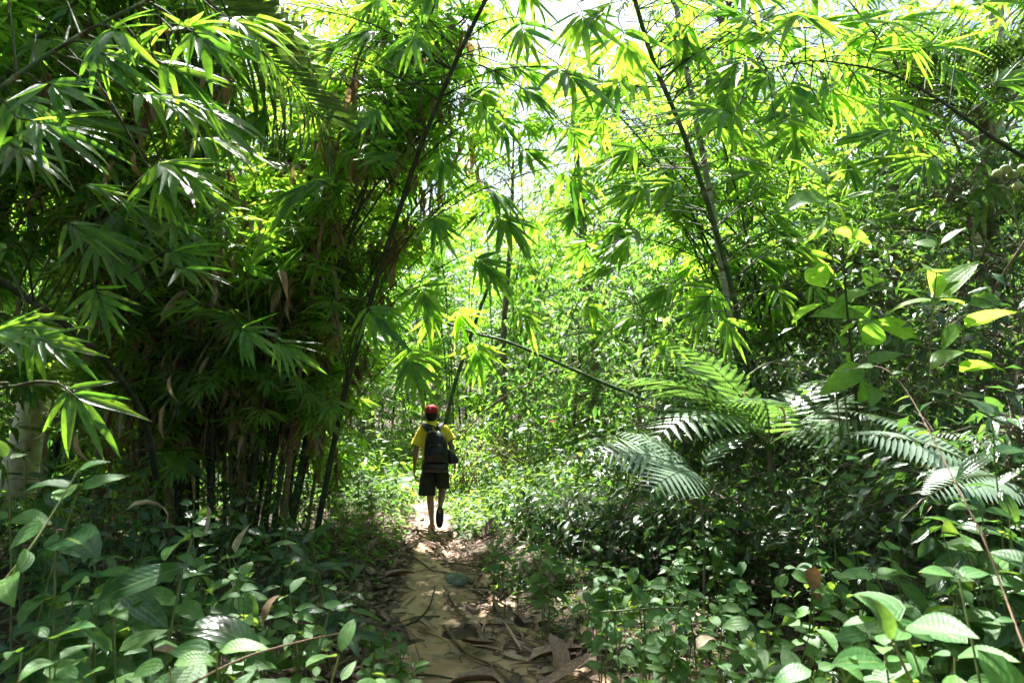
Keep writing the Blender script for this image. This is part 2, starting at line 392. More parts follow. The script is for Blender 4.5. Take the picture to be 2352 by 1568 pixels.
def sprays(lv, twigs, P, az, pitch, roll, leaf, twl, rng, tint=None):
    """place one spray per row; leaf = leaf length, twl = twig length"""
    R = rot_h(az, pitch, roll); n = len(P); ti = rng.integers(0, len(SPRAYS), n)
    for k, (pts, lp, lr, ls) in enumerate(SPRAYS):
        q = np.where(ti == k)[0]
        if not len(q): continue
        m = len(lp)
        wp = np.einsum('mij,nj->mni', R[q], lp) * twl[q][:, None, None] + P[q][:, None]
        wr = np.einsum('mij,njk->mnik', R[q], lr)
        s = np.tile(ls[None], (len(q), 1, 1)); s[:, :, 0] *= leaf[q][:, None] * rng.uniform(0.8, 1.15, (len(q), m))
        c = rng.uniform(0, 1, (len(q), 1)) * 0.55 + rng.uniform(0, 0.45, (len(q), m)) if tint is None else tint[q][:, None] + rng.uniform(-.12, .12, (len(q), m))
        lv.add(wp.reshape(-1, 3), wr.reshape(-1, 3, 3), s.reshape(-1, 2), rng.integers(0, 60, len(q) * m), c.reshape(-1) % 1.0)
        if twigs is not None:   # three-sided twig
            a = np.array([0, 2.1, 4.2]); ring = np.stack([np.zeros(3), np.cos(a), np.sin(a)], 1) * 0.0022
            tv = (pts[::1][:, None] * 1.0)[None] * twl[q][:, None, None, None] + ring[None, None] * np.linspace(1.2, .6, 6)[None, :, None, None]
            tv = np.einsum('mij,mnkj->mnki', R[q], tv) + P[q][:, None, None]
            ii = np.arange(5)[:, None] * 3; jj = np.arange(3)[None]; kk = (jj + 1) % 3
            f = np.stack([ii + jj, ii + kk, ii + 3 + kk, ii + 3 + jj], -1).reshape(-1, 4)
            F = (f[None] + (np.arange(len(q)) * 18)[:, None, None]).reshape(-1, 4)
            twigs.add(tv.reshape(-1, 3), F)

def arc(base, az, tilt0, tilt1, length, n, rng=None, wob=0.0, power=1.5):
    t = np.linspace(0, 1, n); th = tilt0 + (tilt1 - tilt0) * t ** power
    a = az + (np.cumsum(rng.normal(0, wob, n)) if rng is not None and wob else 0)
    d = np.stack([np.sin(th) * np.cos(a), np.sin(th) * np.sin(a), np.cos(th)], 1)
    step = length / (n - 1)
    return np.vstack([base, np.asarray(base) + np.cumsum(d[:-1] * step, 0)]), d

def culm_mesh(name, pts, r0, r1, mat, node=0.33, sides=8):
    """a cane with swollen nodes"""
    pts = np.asarray(pts); seg = np.linalg.norm(np.diff(pts, axis=0), axis=1); s = np.concatenate([[0], np.cumsum(seg)])
    nn = max(3, int(s[-1] / node)); P = []; Rr = []; U = []
    for i in range(nn):
        for f, k in ((0.0, 1.14), (0.05, 1.0), (0.5, 0.985), (0.95, 1.0)):
            x = (i + f) / nn; P.append([np.interp(x * s[-1], s, pts[:, c]) for c in range(3)]); Rr.append((r0 + (r1 - r0) * x) * k); U.append(i + f)
    P.append(pts[-1]); Rr.append(r1 * 0.8); U.append(nn)
    mb = MB(); tube(mb, P, Rr, sides)
    mb.U[0][:, 0] = np.repeat(U, sides)
    org = pts[0]
    return mb.mesh(name, mat, org), org, nn

def bamboo(name, label, group, centre, n_culm, radius, length, tilt, leaf, seed, az_bias=None, r0=0.028, tmin=0.22, K=200, dens=1.0,
           culm_mats=('culm', 'culm', 'culm_shaded', 'culm_tan'), dead=0.0, lo=None, keep_out=None, mat='bamboo', bl=1.0, minpx=8.0, dry=0):
    rng = np.random.default_rng(seed); lv = Leaves(); dl = Leaves(); tw = MB()
    th = empty(name, centre, label, 'bamboo', group); centre = np.array(centre, float)
    SP = []; AZ = []; PI_ = []; LF = []; TW = []
    DP = []; DA = []
    for c in range(n_culm):
        a0 = rng.uniform(0, 2 * np.pi); rr = radius * math.sqrt(rng.uniform(0, 1))
        base = centre + np.array([math.cos(a0) * rr, math.sin(a0) * rr, -0.05])
        if az_bias is not None and rng.uniform() < 0.75: az = az_bias[0] + rng.normal(0, az_bias[1])
        else: az = a0 + rng.normal(0, 0.5)
        Ln = length * rng.uniform(0.65, 1.1)
        pts, d = arc(base, az, math.radians(rng.uniform(1, 9)), math.radians(tilt * rng.uniform(0.6, 1.25)), Ln, 26, rng, 0.02)
        rb = r0 * rng.uniform(0.7, 1.25)
        me, org, nn = culm_mesh('culm', pts, rb, rb * 0.25, M[culm_mats[int(rng.integers(len(culm_mats)))]], 0.3, 7)
        link('culm', me, th, Matrix.Translation(Vector(org - centre)))
        side = rng.uniform(0, 6.28)
        for k in range(2, nn):
            t = k / nn
            if t < tmin * rng.uniform(0.6, 1.3): continue
            side += math.pi + rng.normal(0, 0.5)
            for b in range(1 if rng.uniform() < 0.55 else 2):
                p = np.array([np.interp(t * 25, np.arange(26), pts[:, q]) for q in range(3)])
                baz = side + rng.normal(0, 0.6) + b * 1.4
                bpts, bd = arc(p, baz, math.radians(rng.uniform(25, 65)), math.radians(rng.uniform(70, 110)), bl * rng.uniform(0.45, 1.35) * (1.15 - 0.5 * t), 7, rng, 0.08, 1.0)
                tube(tw, bpts, np.linspace(0.0055, 0.002, 7), 4, cap=False)
                m = max(2, int(rng.uniform(3, 6.5) * dens))
                for _ in range(m):
                    f = rng.uniform(0.3, 1.0) * 6; j = min(int(f), 5); q = bpts[j] + (bpts[j + 1] - bpts[j]) * (f - j)
                    SP.append(q); AZ.append(math.atan2(bd[j][1], bd[j][0]) + rng.normal(0, 0.75)); PI_.append(rng.normal(-0.22, 0.38))
                    LF.append(leaf * rng.uniform(0.6, 1.1)); TW.append(rng.uniform(0.2, 0.4))
                if rng.uniform() < dead * (1.2 - t): DP.append(bpts[3]); DA.append(baz)
    SP = np.array(SP); n = len(SP)
    sprays(lv, tw, SP, np.array(AZ), np.array(PI_), rng.normal(0, 0.3, n), np.array(LF), np.array(TW), rng)
    link('twigs', tw.mesh('twigs', M['twig'], centre), th, kind='stuff')
    if dry:      # bare dead shoots tangled between the canes
        db = MB()
        for k in range(dry):
            a0 = rng.uniform(0, 6.28); b0 = centre + np.array([math.cos(a0), math.sin(a0), 0]) * radius * rng.uniform(.1, 1.25) + [0, 0, rng.uniform(-.05, 1.6)]
            dp, _ = arc(b0, a0 + rng.normal(0, 1.2), rng.uniform(0, .6), rng.uniform(.3, 2.0), rng.uniform(.5, 2.2), 9, rng, .12, 1.0)
            tube(db, dp, np.linspace(.006, .002, 9) * rng.uniform(.6, 1.5), 4, R=rng.uniform(0, 1), cap=False)
        link('dry_shoots', db.mesh('dry_shoots', M['brownstem'], centre), th, kind='stuff')
    emit(th, centre, lv, M[mat], 'bamboo_leaf', T_BAM, lo or T_BAM_LO, K, minpx, keep_out=keep_out)
    if DP:
        m = len(DP); rep = 7; P = np.repeat(np.array(DP), rep, 0) + rng.normal(0, 0.09, (m * rep, 3))
        a = np.repeat(np.array(DA), rep) + rng.normal(0, 1.2, m * rep)
        D = np.stack([np.cos(a) * 0.5, np.sin(a) * 0.5, -rng.uniform(0.4, 1.6, m * rep)], 1)
        Rr = frames(D, np.stack([np.cos(a), np.sin(a), rng.uniform(0, .8, m * rep)], 1))
        dl.add(P, Rr, np.stack([leaf * rng.uniform(0.6, 1.3, m * rep), rng.uniform(0.6, 1.3, m * rep)], 1), rng.integers(0, 60, m * rep), rng.uniform(0, 1, m * rep))
        emit(th, centre, dl, M['dead'], 'dead_leaf', T_DEAD, T_DEAD, min(60, K), 7, 'dead_leaf', 'dead_foliage', keep_out)
    return th

def copy_tree(o, parent=None, skip=()):
    c = o.copy(); COL.objects.link(c); c.parent = parent
    for ch in o.children:
        if ch.name.split('.')[0] not in skip: copy_tree(ch, c, skip)
    return c

# ------------------------------------------------------------------ ground and path
def path_x(Y):   # centre line and half width of the trodden path
    ys = [-3, 2.5, 4.0, 4.9, 6.1, 7.1, 8.9, 10.8, 13, 16, 20, 30]
    xs = [0.5, 0.12, -0.10, -0.30, -0.60, -0.75, -1.0, -1.25, -1.75, -2.7, -4.2, -9]
    hw = [0.68, 0.66, 0.64, 0.60, 0.48, 0.36, 0.27, 0.22, 0.2, 0.2, 0.2, 0.2]
    return np.interp(Y, ys, xs), np.interp(Y, ys, hw)

_wr = np.random.default_rng(3); _wk = [(_wr.uniform(0.3, 2.6), _wr.uniform(0, 6.28), _wr.uniform(0, 6.28)) for _ in range(9)]
def ground_z(X, Y):
    X = np.asarray(X, float); Y = np.asarray(Y, float)
    z = np.zeros(np.broadcast(X, Y).shape)
    for k, a, p in _wk: z = z + 0.018 / (0.6 + k * 0.5) * np.sin(k * (X * math.cos(a) + Y * math.sin(a)) + p)
    cx, hw = path_x(Y)
    d = np.abs(X - cx) / hw
    z = z - 0.06 * np.exp(-(d / 1.1) ** 4)
    z = z + 0.09 * np.clip((X - cx) / hw - 1.0, 0, 1.5) * np.exp(-((Y - 6.5) / 3.0) ** 2)
    z = z + 0.05 * np.clip(-(X - cx) / hw - 1.0, 0, 2)
    z = z + 0.035 * np.clip(Y - 13, 0, 60) + 0.0016 * np.clip(Y - 13, 0, 60) ** 2      # rising ground behind
    z = z + 0.05 * np.clip(np.abs(X) - 4, 0, 20)
    return z

mb = MB()
gx = np.concatenate([np.linspace(-75, -6, 30), np.linspace(-5.8, 5.8, 180), np.linspace(6, 75, 30)])
gy = np.concatenate([np.linspace(-40, -1, 14), np.linspace(0, 14, 170), np.linspace(14.3, 90, 50)])
GX, GY = np.meshgrid(gx, gy)
GV = np.stack([GX, GY, ground_z(GX, GY)], -1).reshape(-1, 3)
nx, ny = len(gx), len(gy)
i = np.arange(ny - 1)[:, None] * nx + np.arange(nx - 1)[None]
mb.add(GV, np.stack([i, i + 1, i + nx + 1, i + nx], -1).reshape(-1, 4))
M['soil'] = solid_mat('forest_soil', [(0.02, 0.014, 0.009), (0.045, 0.03, 0.018), (0.09, 0.06, 0.036)], 0.9, 3.0, (1, 1, 1), 0.8, 0.03, detail=10)
tag(link('ground', mb.mesh('ground', M['soil'])), 'dark forest soil under the plants', kind='structure')

def sand_mat():
    m, t, N, L = new_mat('trodden_clay')
    tc = N.new('ShaderNodeTexCoord')
    def noise(s, d=6):
        n = N.new('ShaderNodeTexNoise'); n.inputs['Scale'].default_value = s; n.inputs['Detail'].default_value = d; L.new(tc.outputs['Object'], n.inputs['Vector']); return n.outputs[0]
    a, b, c = noise(1.7), noise(9, 8), noise(60, 4)
    col = ramp(N, L, a, [(0.17, 0.095, 0.05), (0.31, 0.185, 0.10), (0.43, 0.29, 0.17)], [0.3, 0.5, 0.7])
    mx = N.new('ShaderNodeMix'); mx.data_type = 'RGBA'; L.new(ramp(N, L, b, [(0, 0, 0), (1, 1, 1)], [0.5, 0.68]), mx.inputs[0])
    L.new(col, mx.inputs[6]); mx.inputs[7].default_value = (0.10, 0.075, 0.05, 1)
    h = math_n(N, L, 'ADD', b, math_n(N, L, 'MULTIPLY', c, 0.35))
    bp = N.new('ShaderNodeBump'); bp.inputs['Strength'].default_value = 0.6; bp.inputs['Distance'].default_value = 0.02; L.new(h, bp.inputs['Height'])
    bs = N.new('ShaderNodeBsdfPrincipled'); L.new(mx.outputs[2], bs.inputs['Base Color']); bs.inputs['Roughness'].default_value = 0.75
    L.new(bp.outputs[0], bs.inputs['Normal'])
    o = N.new('ShaderNodeOutputMaterial'); L.new(bs.outputs[0], o.inputs[0]); return m
M['sand'] = sand_mat()
mb = MB(); ys = np.linspace(-2, 26, 400); us = np.linspace(-1.25, 1.25, 25)
cx, hw = path_x(ys)
edge = 1 + 0.14 * np.sin(ys * 3.1) + 0.10 * np.sin(ys * 7.7 + 1) + 0.06 * np.sin(ys * 17 + 2)
PX = cx[:, None] + us[None] * hw[:, None] * edge[:, None]; PY = np.repeat(ys[:, None], 25, 1)
PZ = ground_z(PX, PY) + 0.012 - 0.045 * np.clip(np.abs(us)[None] - 0.92, 0, 1) / 0.33 + RNG.normal(0, 0.0025, PX.shape) + .014 * np.sin(PX * 9 + np.sin(PY * 4) * 2) * np.sin(PY * 6.3 + PX * 3) + .02 * np.exp(-((PX - cx[:, None]) / (hw[:, None] * .35)) ** 2) * np.sin(PY * 2.1)
i = np.arange(399)[:, None] * 25 + np.arange(24)[None]
mb.add(np.stack([PX, PY, PZ], -1).reshape(-1, 3), np.stack([i, i + 1, i + 26, i + 25], -1).reshape(-1, 4))
tag(link('path', mb.mesh('path', M['sand'])), 'sandy clay footpath leading into the forest', kind='structure')
def gz(x, y): return float(ground_z(x, y))

# ------------------------------------------------------------------ plant builders
def shrub(name, label, cat, group, base, height, nst, leaf, seed, tm=None, key='shrub_leaf', mat='shrub', pairs=5, spread=0.4, wf=1.0, lean=None, stem='stem', flat=0.25, span=.62):
    """upright soft stems with opposite pairs of broad leaves, every leaf its own object"""
    rng = np.random.default_rng(seed); base = np.array(base, float)
    th = empty(name, base, label, cat, group); lv = Leaves(); tm = tm or T_OV
    P = []; D = []; Nn = []; S = []
    for s in range(nst):
        az = rng.uniform(0, 6.28) if lean is None else lean + rng.normal(0, 0.5)
        h = height * rng.uniform(0.55, 1.0) if s else height
        pts, d = arc(base + np.array([rng.normal(0, .03), rng.normal(0, .03), -0.02]), az, rng.uniform(0, 0.15), spread * rng.uniform(0.5, 1.5), h, 9, rng, 0.06)
        mb = MB(); tube(mb, pts, np.linspace(0.0042, 0.0018, 9) * (0.7 + leaf * 4), 5)
        link('stem', mb.mesh('stem', M[stem], base), th)
        a = rng.uniform(0, 6.28)
        for k in range(pairs):
            t = 1 - (k / max(pairs, 1)) * span; p = np.array([np.interp(t * 8, np.arange(9), pts[:, q]) for q in range(3)])
            a += math.pi / 2 + rng.normal(0, 0.25)
            for sd in (0, math.pi):
                if rng.uniform() < 0.1: continue
                el = rng.normal(-0.05, 0.3) + (0.35 if k == 0 else 0)
                P.append(p); D.append((math.cos(a + sd) * math.cos(el), math.sin(a + sd) * math.cos(el), math.sin(el)))
                Nn.append((rng.normal(0, flat * 1.3), -.55 + rng.normal(0, flat * 1.5), 1)); L_ = leaf * rng.uniform(0.75, 1.15) * (0.55 if k == 0 and rng.uniform() < .7 else 1)
                S.append((L_, wf * rng.uniform(0.85, 1.12)))
    P = np.array(P); D = np.array(D); n = len(P)
    R = frames(D, np.array(Nn)); P = P + R[:, :, 0] * 0.012
    leaf_objects(th, base, 'leaf', key, tm, M[mat], P, R, np.array(S), rng.integers(0, 60, n))
    return th

def frond_mesh(name, seed, n=17, bip=True, mat='fern', wid=0.30, droop=0.9, pin=18):
    """fern frond, unit length along +X: rachis, pinnae and (twice pinnate) pinnules"""
    rng = np.random.default_rng(seed); mb = MB()
    t = np.linspace(0, 1, 24); th = 0.35 - (0.35 + droop) * t ** 1.3
    x = np.concatenate([[0], np.cumsum(np.cos(th[:-1]) / 23)]); z = np.concatenate([[0], np.cumsum(np.sin(th[:-1]) / 23)])
    rp = np.stack([x, 0.02 * np.sin(t * 3), z], 1); tube(mb, rp, np.linspace(0.0055, 0.001, 24), 4, mi=1)
    at = lambda f: np.array([np.interp(f * 23, np.arange(24), rp[:, q]) for q in range(3)])
    for k in range(n):
        f = 0.16 + 0.83 * (k / n) ** 0.92; pl = wid * math.sin(math.pi * (0.12 + 0.86 * (k + 0.5) / n) ** 0.75) ** 0.9 + 0.015
        p = at(f); tn = at(min(f + .02, 1)) - at(max(f - .02, 0)); tn /= np.linalg.norm(tn)
        up = np.cross(tn, [0, 1, 0]) * -1; up = up if up[2] > 0 else -up
        for sd in (-1, 1):
            d = tn * math.cos(1.1) + np.array([0, sd, 0]) * math.sin(1.1) - up * 0.05; d /= np.linalg.norm(d)
            m = max(4, int(pin * pl / wid)); dr = rng.uniform(0.08, 0.3)
            pp = np.array([p + d * pl * s - up * pl * dr * s * s * 0.6 for s in np.linspace(0, 1, m + 1)])
            if not bip:
                # plain pinna: one narrow toothless blade
                v, fq, u = leaf_tmpl('strap', 3, 0.14, 0.5, .2, 0, 0, k)
                R = frames(d[None], up[None])[0]; mb.add((v * pl) @ R.T + p, fq, u, rng.uniform(0, .3)); continue
            sidev = np.cross(d, up); m2 = m * 2
            pp = np.array([p + d * pl * q_ - up * pl * dr * q_ * q_ * 0.6 for q_ in np.linspace(0, 1, m2 + 1)])
            hwd = (0.10 * pl * (1 - np.linspace(0, 1, m2 + 1)) ** 0.75 + 0.002) * np.where(np.arange(m2 + 1) % 2, 1.0, 0.45)
            st_ = np.where(np.arange(m2 + 1) % 2, 0.25, 0.0)[:, None] * d * pl / m
            Lf = pp + sidev * hwd[:, None] + st_ - up * hwd[:, None] * .2; Rt = pp - sidev * hwd[:, None] + st_ - up * hwd[:, None] * .2
            VV = np.stack([Lf, pp, Rt], 1).reshape(-1, 3); uu = np.linspace(0, .8, m2 + 1)
            UU = np.stack([np.stack([uu, uu * 0 + c_], 1) for c_ in (.1, .5, .9)], 1).reshape(-1, 2)
            i0 = np.arange(m2) * 3
            mb.add(VV, np.concatenate([np.stack([i0, i0 + 3, i0 + 4, i0 + 1], 1), np.stack([i0 + 1, i0 + 4, i0 + 5, i0 + 2], 1)]), UU, rng.uniform(0, .3))
    return mb.mesh(name, [M[mat], M['stem']])
FROND_A = [frond_mesh('frond', s, 15, True, droop=d) for s, d in ((1, 0.7), (2, 1.1), (3, 0.45))]
FROND_P = [frond_mesh('sheen_frond', s, 14, True, 'sheenfern', droop=d) for s, d in ((6, 0.6), (7, 0.9))]
FROND_Q = [frond_mesh('sheen_sword_frond', s, 28, False, 'sheenfern', wid=0.2, droop=d) for s, d in ((8, 0.5), (9, 0.8))]
FROND_S = [frond_mesh('sword_frond', s, 30, False, wid=0.17, droop=d) for s, d in ((4, 0.8), (5, 1.2))]

def fern(label, base, specs, group=None, meshes=None, name='fern', stalk=None):
    """specs: (azimuth deg, nose-up deg, length, roll deg) for each frond"""
    th = empty(name, base, label, 'fern', group); meshes = meshes or FROND_A
    for k, (az, el, ln, ro) in enumerate(specs):
        R = rot_h(np.array([math.radians(az)]), np.array([math.radians(el)]), np.array([math.radians(ro)]))[0]
        m = Matrix([[*R[i], 0] for i in range(3)] + [[0, 0, 0, 1]])
        link('frond', meshes[k % len(meshes)], th, Matrix.Translation((0, 0, stalk or 0)) @ m @ Matrix.Scale(ln, 4))
    if stalk:
        mb = MB(); tube(mb, [(0, 0, -0.05), (0.03, 0.02, stalk * 0.5), (0, 0, stalk)], [0.03, 0.024, 0.02] if name == 'tree_fern' else [.009, .008, .007], 7); link('stalk', mb.mesh('stalk', M['bark']), th)
    return th

def palm_frond_mesh(name, seed, n=46, wid=0.42, droop=0.9, mat='palm'):
    rng = np.random.default_rng(seed); mb = MB()
    t = np.linspace(0, 1, 20); th = 0.2 - droop * t ** 1.4
    x = np.concatenate([[0], np.cumsum(np.cos(th[:-1]) / 19)]); z = np.concatenate([[0], np.cumsum(np.sin(th[:-1]) / 19)])
    rp = np.stack([x, x * 0, z], 1); tube(mb, rp, np.linspace(0.009, 0.0015, 20), 5, mi=1)
    lf = []
    for k in range(n):
        f = 0.14 + 0.85 * k / n; p = np.array([np.interp(f * 19, np.arange(20), rp[:, q]) for q in range(3)])
        a = th[min(int(f * 19), 18)]; tn = np.array([math.cos(a), 0, math.sin(a)]); up = np.array([-math.sin(a), 0, math.cos(a)])
        l = wid * (0.55 + 0.45 * math.sin(math.pi * min(1, 0.15 + f))) * rng.uniform(0.92, 1.05)
        for sd in (-1, 1):
            d = tn * math.cos(1.05 - 0.5 * f) + np.array([0, sd, 0]) * math.sin(1.05 - 0.5 * f) + up * rng.normal(0.06, 0.05)
            lf.append((p, d, up + np.array([0, -sd * 0.3, 0]), l))
    return rp, lf, mb
def palm_frond(parent, origin, Mx, seed, n, wid, droop, mat, split=False):
    """one pinnate frond; leaflets as their own objects when split, else joined"""
    rp, lf, mb = palm_frond_mesh('rachis', seed, n, wid, droop)
    rng = np.random.default_rng(seed)
    P = np.array([l[0] for l in lf]); R = frames(np.array([l[1] for l in lf]), np.array([l[2] for l in lf])); S = np.array([(l[3], 1.0) for l in lf])
    T = rng.integers(0, 60, len(lf)); C = rng.uniform(0, 1, len(lf))
    if split:
        o = link('rachis', mb.mesh('rachis', [M['stem'], M['stem']]), parent, Mx)
        ms = cached(T_STRAP, 'leaflet', M[mat])
        for p, r, s, t in zip(P, R, S, T):
            m = Matrix([[*r[i], 0] for i in range(3)] + [[0, 0, 0, 1]])
            link('leaflet', ms[int(t) % 3], parent, Mx @ Matrix.Translation(Vector(p)) @ m @ Matrix.Diagonal((s[0], s[0], s[0], 1)))
    else:
        place(mb, T_STRAP, P, R, S, T, C)
        link('frond', mb.mesh('frond', [M[mat], M['stem']]), parent, Mx)

def Rm(az, el, ro=0):
    R = rot_h(np.array([math.radians(az)]), np.array([math.radians(el)]), np.array([math.radians(ro)]))[0]
    return Matrix([[*R[i], 0] for i in range(3)] + [[0, 0, 0, 1]])

def tree(name, label, base, height, crown_r, nclump, seed, leaf=0.14, mat='forest', bark='bark', r0=0.14, group=None, crown_from=0.4, lean=(0, 0), K=0, per=34, tm=None, key='forest_leaf', clump=0.42):
    rng = np.random.default_rng(seed); base = np.array(base, float)
    th = empty(name, base, label, 'tree', group)
    pts = smooth_path([base - [0, 0, .15], base + [lean[0] * .3 + rng.normal(0, .1), lean[1] * .3, height * .33], base + [lean[0] * .6, lean[1] * .6 + rng.normal(0, .1), height * .66], base + [lean[0], lean[1], height * .95]], 18)
    mb = MB(); rad = np.linspace(r0, r0 * 0.18, 18); rad[0] *= 1.5; rad[1] *= 1.15; tube(mb, pts, rad, 10)
    link('trunk', mb.mesh('trunk', M[bark], base), th)
    br = MB(); lv = Leaves()
    for k in range(nclump):
        t = crown_from + (1 - crown_from) * rng.uniform(0, 1) ** 0.8
        p = np.array([np.interp(t * 17, np.arange(18), pts[:, q]) for q in range(3)])
        az = rng.uniform(0, 6.28); ln = crown_r * rng.uniform(0.35, 1.05) * (1.1 - 0.45 * t)
        bp, bd = arc(p, az, math.radians(rng.uniform(35, 70)), math.radians(rng.uniform(70, 115)), ln, 7, rng, 0.12, 1.0)
        tube(br, bp, np.linspace(r0 * 0.16, 0.006, 7), 5, cap=False)
        c = bp[-1]
        m = int(per * rng.uniform(0.6, 1.4)); off = rng.normal(0, 1, (m, 3)) * np.array([1, 1, .55]) * clump * rng.uniform(0.6, 1.3)
        P = c + off; a = np.arctan2(off[:, 1], off[:, 0]) + rng.normal(0, .8, m); el = rng.normal(-0.3, 0.4, m)
        D = np.stack([np.cos(a) * np.cos(el), np.sin(a) * np.cos(el), np.sin(el)], 1)
        lv.add(P, frames(D, rng.normal(0, .4, (m, 3)) + [0, 0, 1]), np.stack([leaf * rng.uniform(.6, 1.25, m), rng.uniform(.7, 1.1, m)], 1), rng.integers(0, 60, m), rng.uniform(0, 1, m))
        for j in range(0, m, 4): tube(br, [bp[4], (bp[4] + P[j]) / 2 + [0, 0, .03], P[j]], [.006, .004, .002], 3, cap=False)
    link('limbs', br.mesh('limbs', M[bark], base), th)
    emit(th, base, lv, M[mat], key, tm or T_OV, T_OV_LO, K, 9, rest='crown')
    return th

# ------------------------------------------------------------------ bamboo
def clear(P):   # the walked corridor and the air just in front of the viewer stay free
    cx, hw = path_x(P[:, 1])
    return ((np.abs(P[:, 0] - cx) < 0.75) & (P[:, 2] < 2.6) & (P[:, 1] < 13)) | ((P[:, 1] < 2.2) & (np.abs(P[:, 0]) < 1.9)) | \
           ((np.abs(P[:, 0] + 0.1 * P[:, 1]) < 0.16 * P[:, 1]) & (P[:, 1] < 8.0) & (P[:, 2] < 1.6 + 0.35 * P[:, 1]))
LG = 'bamboo clumps beside the path'
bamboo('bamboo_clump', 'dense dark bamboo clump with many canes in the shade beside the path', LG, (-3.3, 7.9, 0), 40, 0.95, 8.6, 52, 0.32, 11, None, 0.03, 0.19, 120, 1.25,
       ('culm_shaded', 'culm_shaded', 'culm', 'culm_tan'), dead=1.0, keep_out=clear, dry=150)
bamboo('bamboo_clump', 'leafy bamboo clump at the left edge in front of the pale trunk', LG, (-5.6, 5.4, 0), 20, 0.8, 8.8, 62, 0.34, 12, (0.35, 0.8), 0.028, 0.12, 120, 1.15, dead=0.15, keep_out=clear)
bamboo('bamboo_clump', 'sunlit lime green bamboo clump arching over from behind the ferns', LG, (4.4, 9.5, 0), 14, 0.9, 9.2, 66, 0.36, 13, (2.9, 0.55), 0.03, 0.34, 120, 0.75, keep_out=clear)
bamboo('bamboo_clump', 'bamboo clump in the upper right corner behind the fruiting sapling', LG, (6.9, 8.2, 0), 11, 0.8, 9.5, 62, 0.34, 14, (2.9, 0.8), 0.03, 0.3, 100, 0.9, keep_out=clear)
bamboo('bamboo_clump', 'bamboo clump behind the dark canes, left of the sky gap', LG, (-7.6, 11.6, 0.2), 20, 1.0, 9.5, 48, 0.32, 15, None, 0.035, 0.12, 80, 1.0, keep_out=clear)
far = bamboo('bamboo_clump', 'hazy far bamboo thicket straight above the walking person', 'far bamboo thickets', (-1.2, 19.0, 0.25), 22, 1.7, 8.4, 34, 0.32, 16, None, 0.03, 0.12, 0, 0.7, ('culm', 'culm', 'culm_grey'), bl=1.0)
for (x, y, rz, lab) in ((1.6, 22.5, 1.1, 'hazy far bamboo thicket right of the sky gap, behind the vine-hung trunk'), (-4.4, 22.0, 2.3, 'hazy far bamboo thicket on the left behind the leaning dark cane'),
                        (5.2, 17.5, 3.4, 'far bamboo thicket behind the sunlit lime clump'), (9.5, 19.0, 4.4, 'far bamboo thicket in the upper right behind the palms'), (-9.5, 17.0, 5.2, 'far bamboo thicket in the upper left behind the big palm frond')):
    c = copy_tree(far); c.location = (x, y, gz(x, y)); c.rotation_euler.z = rz; c['label'] = lab

# single canes that can be told apart
def cane(name, label, pix, r0, r1, mat, group=None, node=0.34, sides=9, to_ground=None):
    P = smooth_path([W(*p) for p in pix], 40)
    me, org, nn = culm_mesh('culm', P, r0, r1, M[mat], node, sides)
    th = empty(name, Vector(org), label, 'bamboo', group)
    link('culm', me, th)
    return th, P

def hero(th, P, lst, leafm=0.27, tmat='bamboo', seed=0):
    """leafy branches: (cane fraction or start pixel, px, py, Y, screen angle, leaf length px, number of leaves)"""
    rng = np.random.default_rng(seed); org = np.array(th.location)
    for (st, px, py, Y, ang, lpx, n) in lst:
        n += 2
        end = np.array(W(px, py, Y))
        s0 = np.array([np.interp(st * (len(P) - 1), np.arange(len(P)), P[:, q]) for q in range(3)]) if not isinstance(st, tuple) else np.array(W(*st))
        a = math.radians(ang); L_ = lpx / FD * Y
        hd = np.array([math.cos(a), rng.normal(-0.15, 0.3), math.sin(a)]); hd /= np.linalg.norm(hd)
        twl = L_ * 0.5
        mid = (s0 + end) / 2 + np.array([0, 0, 0.08 * np.linalg.norm(end - s0)])
        tip = [end + hd * twl * f - np.array([0, 0, 0.15 * twl * f * f]) for f in (0.35, 0.7, 1.0)]
        bp = smooth_path([s0, mid, end] + tip, 16)
        mb = MB(); tube(mb, bp, np.linspace(0.0065, 0.0018, 16), 5)
        b = link('branch', mb.mesh('branch', M['twig'], org), th)
        LP = []; LD = []; LN = []; LS = []
        steep = abs(math.sin(a)); wide = 58 + 26 * steep
        pn = np.array([rng.normal(0, .15), -(0.45 + .45 * steep) + rng.normal(0, .15), 0.75 - .2 * steep])     # face of the fan
        for i in range(n):
            u_ = (i + rng.uniform(.2, .8)) / n * 2 - 1; t = 1 - abs(u_) * 0.95
            f = 8.8 + 6.1 * t; k = min(int(f), 14); p = bp[k] + (bp[k + 1] - bp[k]) * (f - k)
            tn = bp[k + 1] - bp[k]; tn /= np.linalg.norm(tn)
            nn_ = pn - (pn @ tn) * tn; nn_ /= np.linalg.norm(nn_); pl = np.cross(nn_, tn)
            aa = math.radians(wide * u_ + rng.normal(0, 5))
            d = tn * math.cos(aa) + pl * math.sin(aa) + nn_ * rng.normal(0, .12) + np.array([0, 0, -rng.uniform(0, 0.16)])
            LP.append(p); LD.append(d); LN.append(nn_ + rng.normal(0, .28, 3))
            LS.append((L_ * rng.uniform(0.9, 1.28) * (1 - .25 * abs(u_)), rng.uniform(0.7, 0.98)))
        leaf_objects(b, org, 'leaf', 'bamboo_leaf', T_BAM, M[tmat], np.array(LP), frames(np.array(LD), np.array(LN)), np.array(LS), rng.integers(0, 60, n))

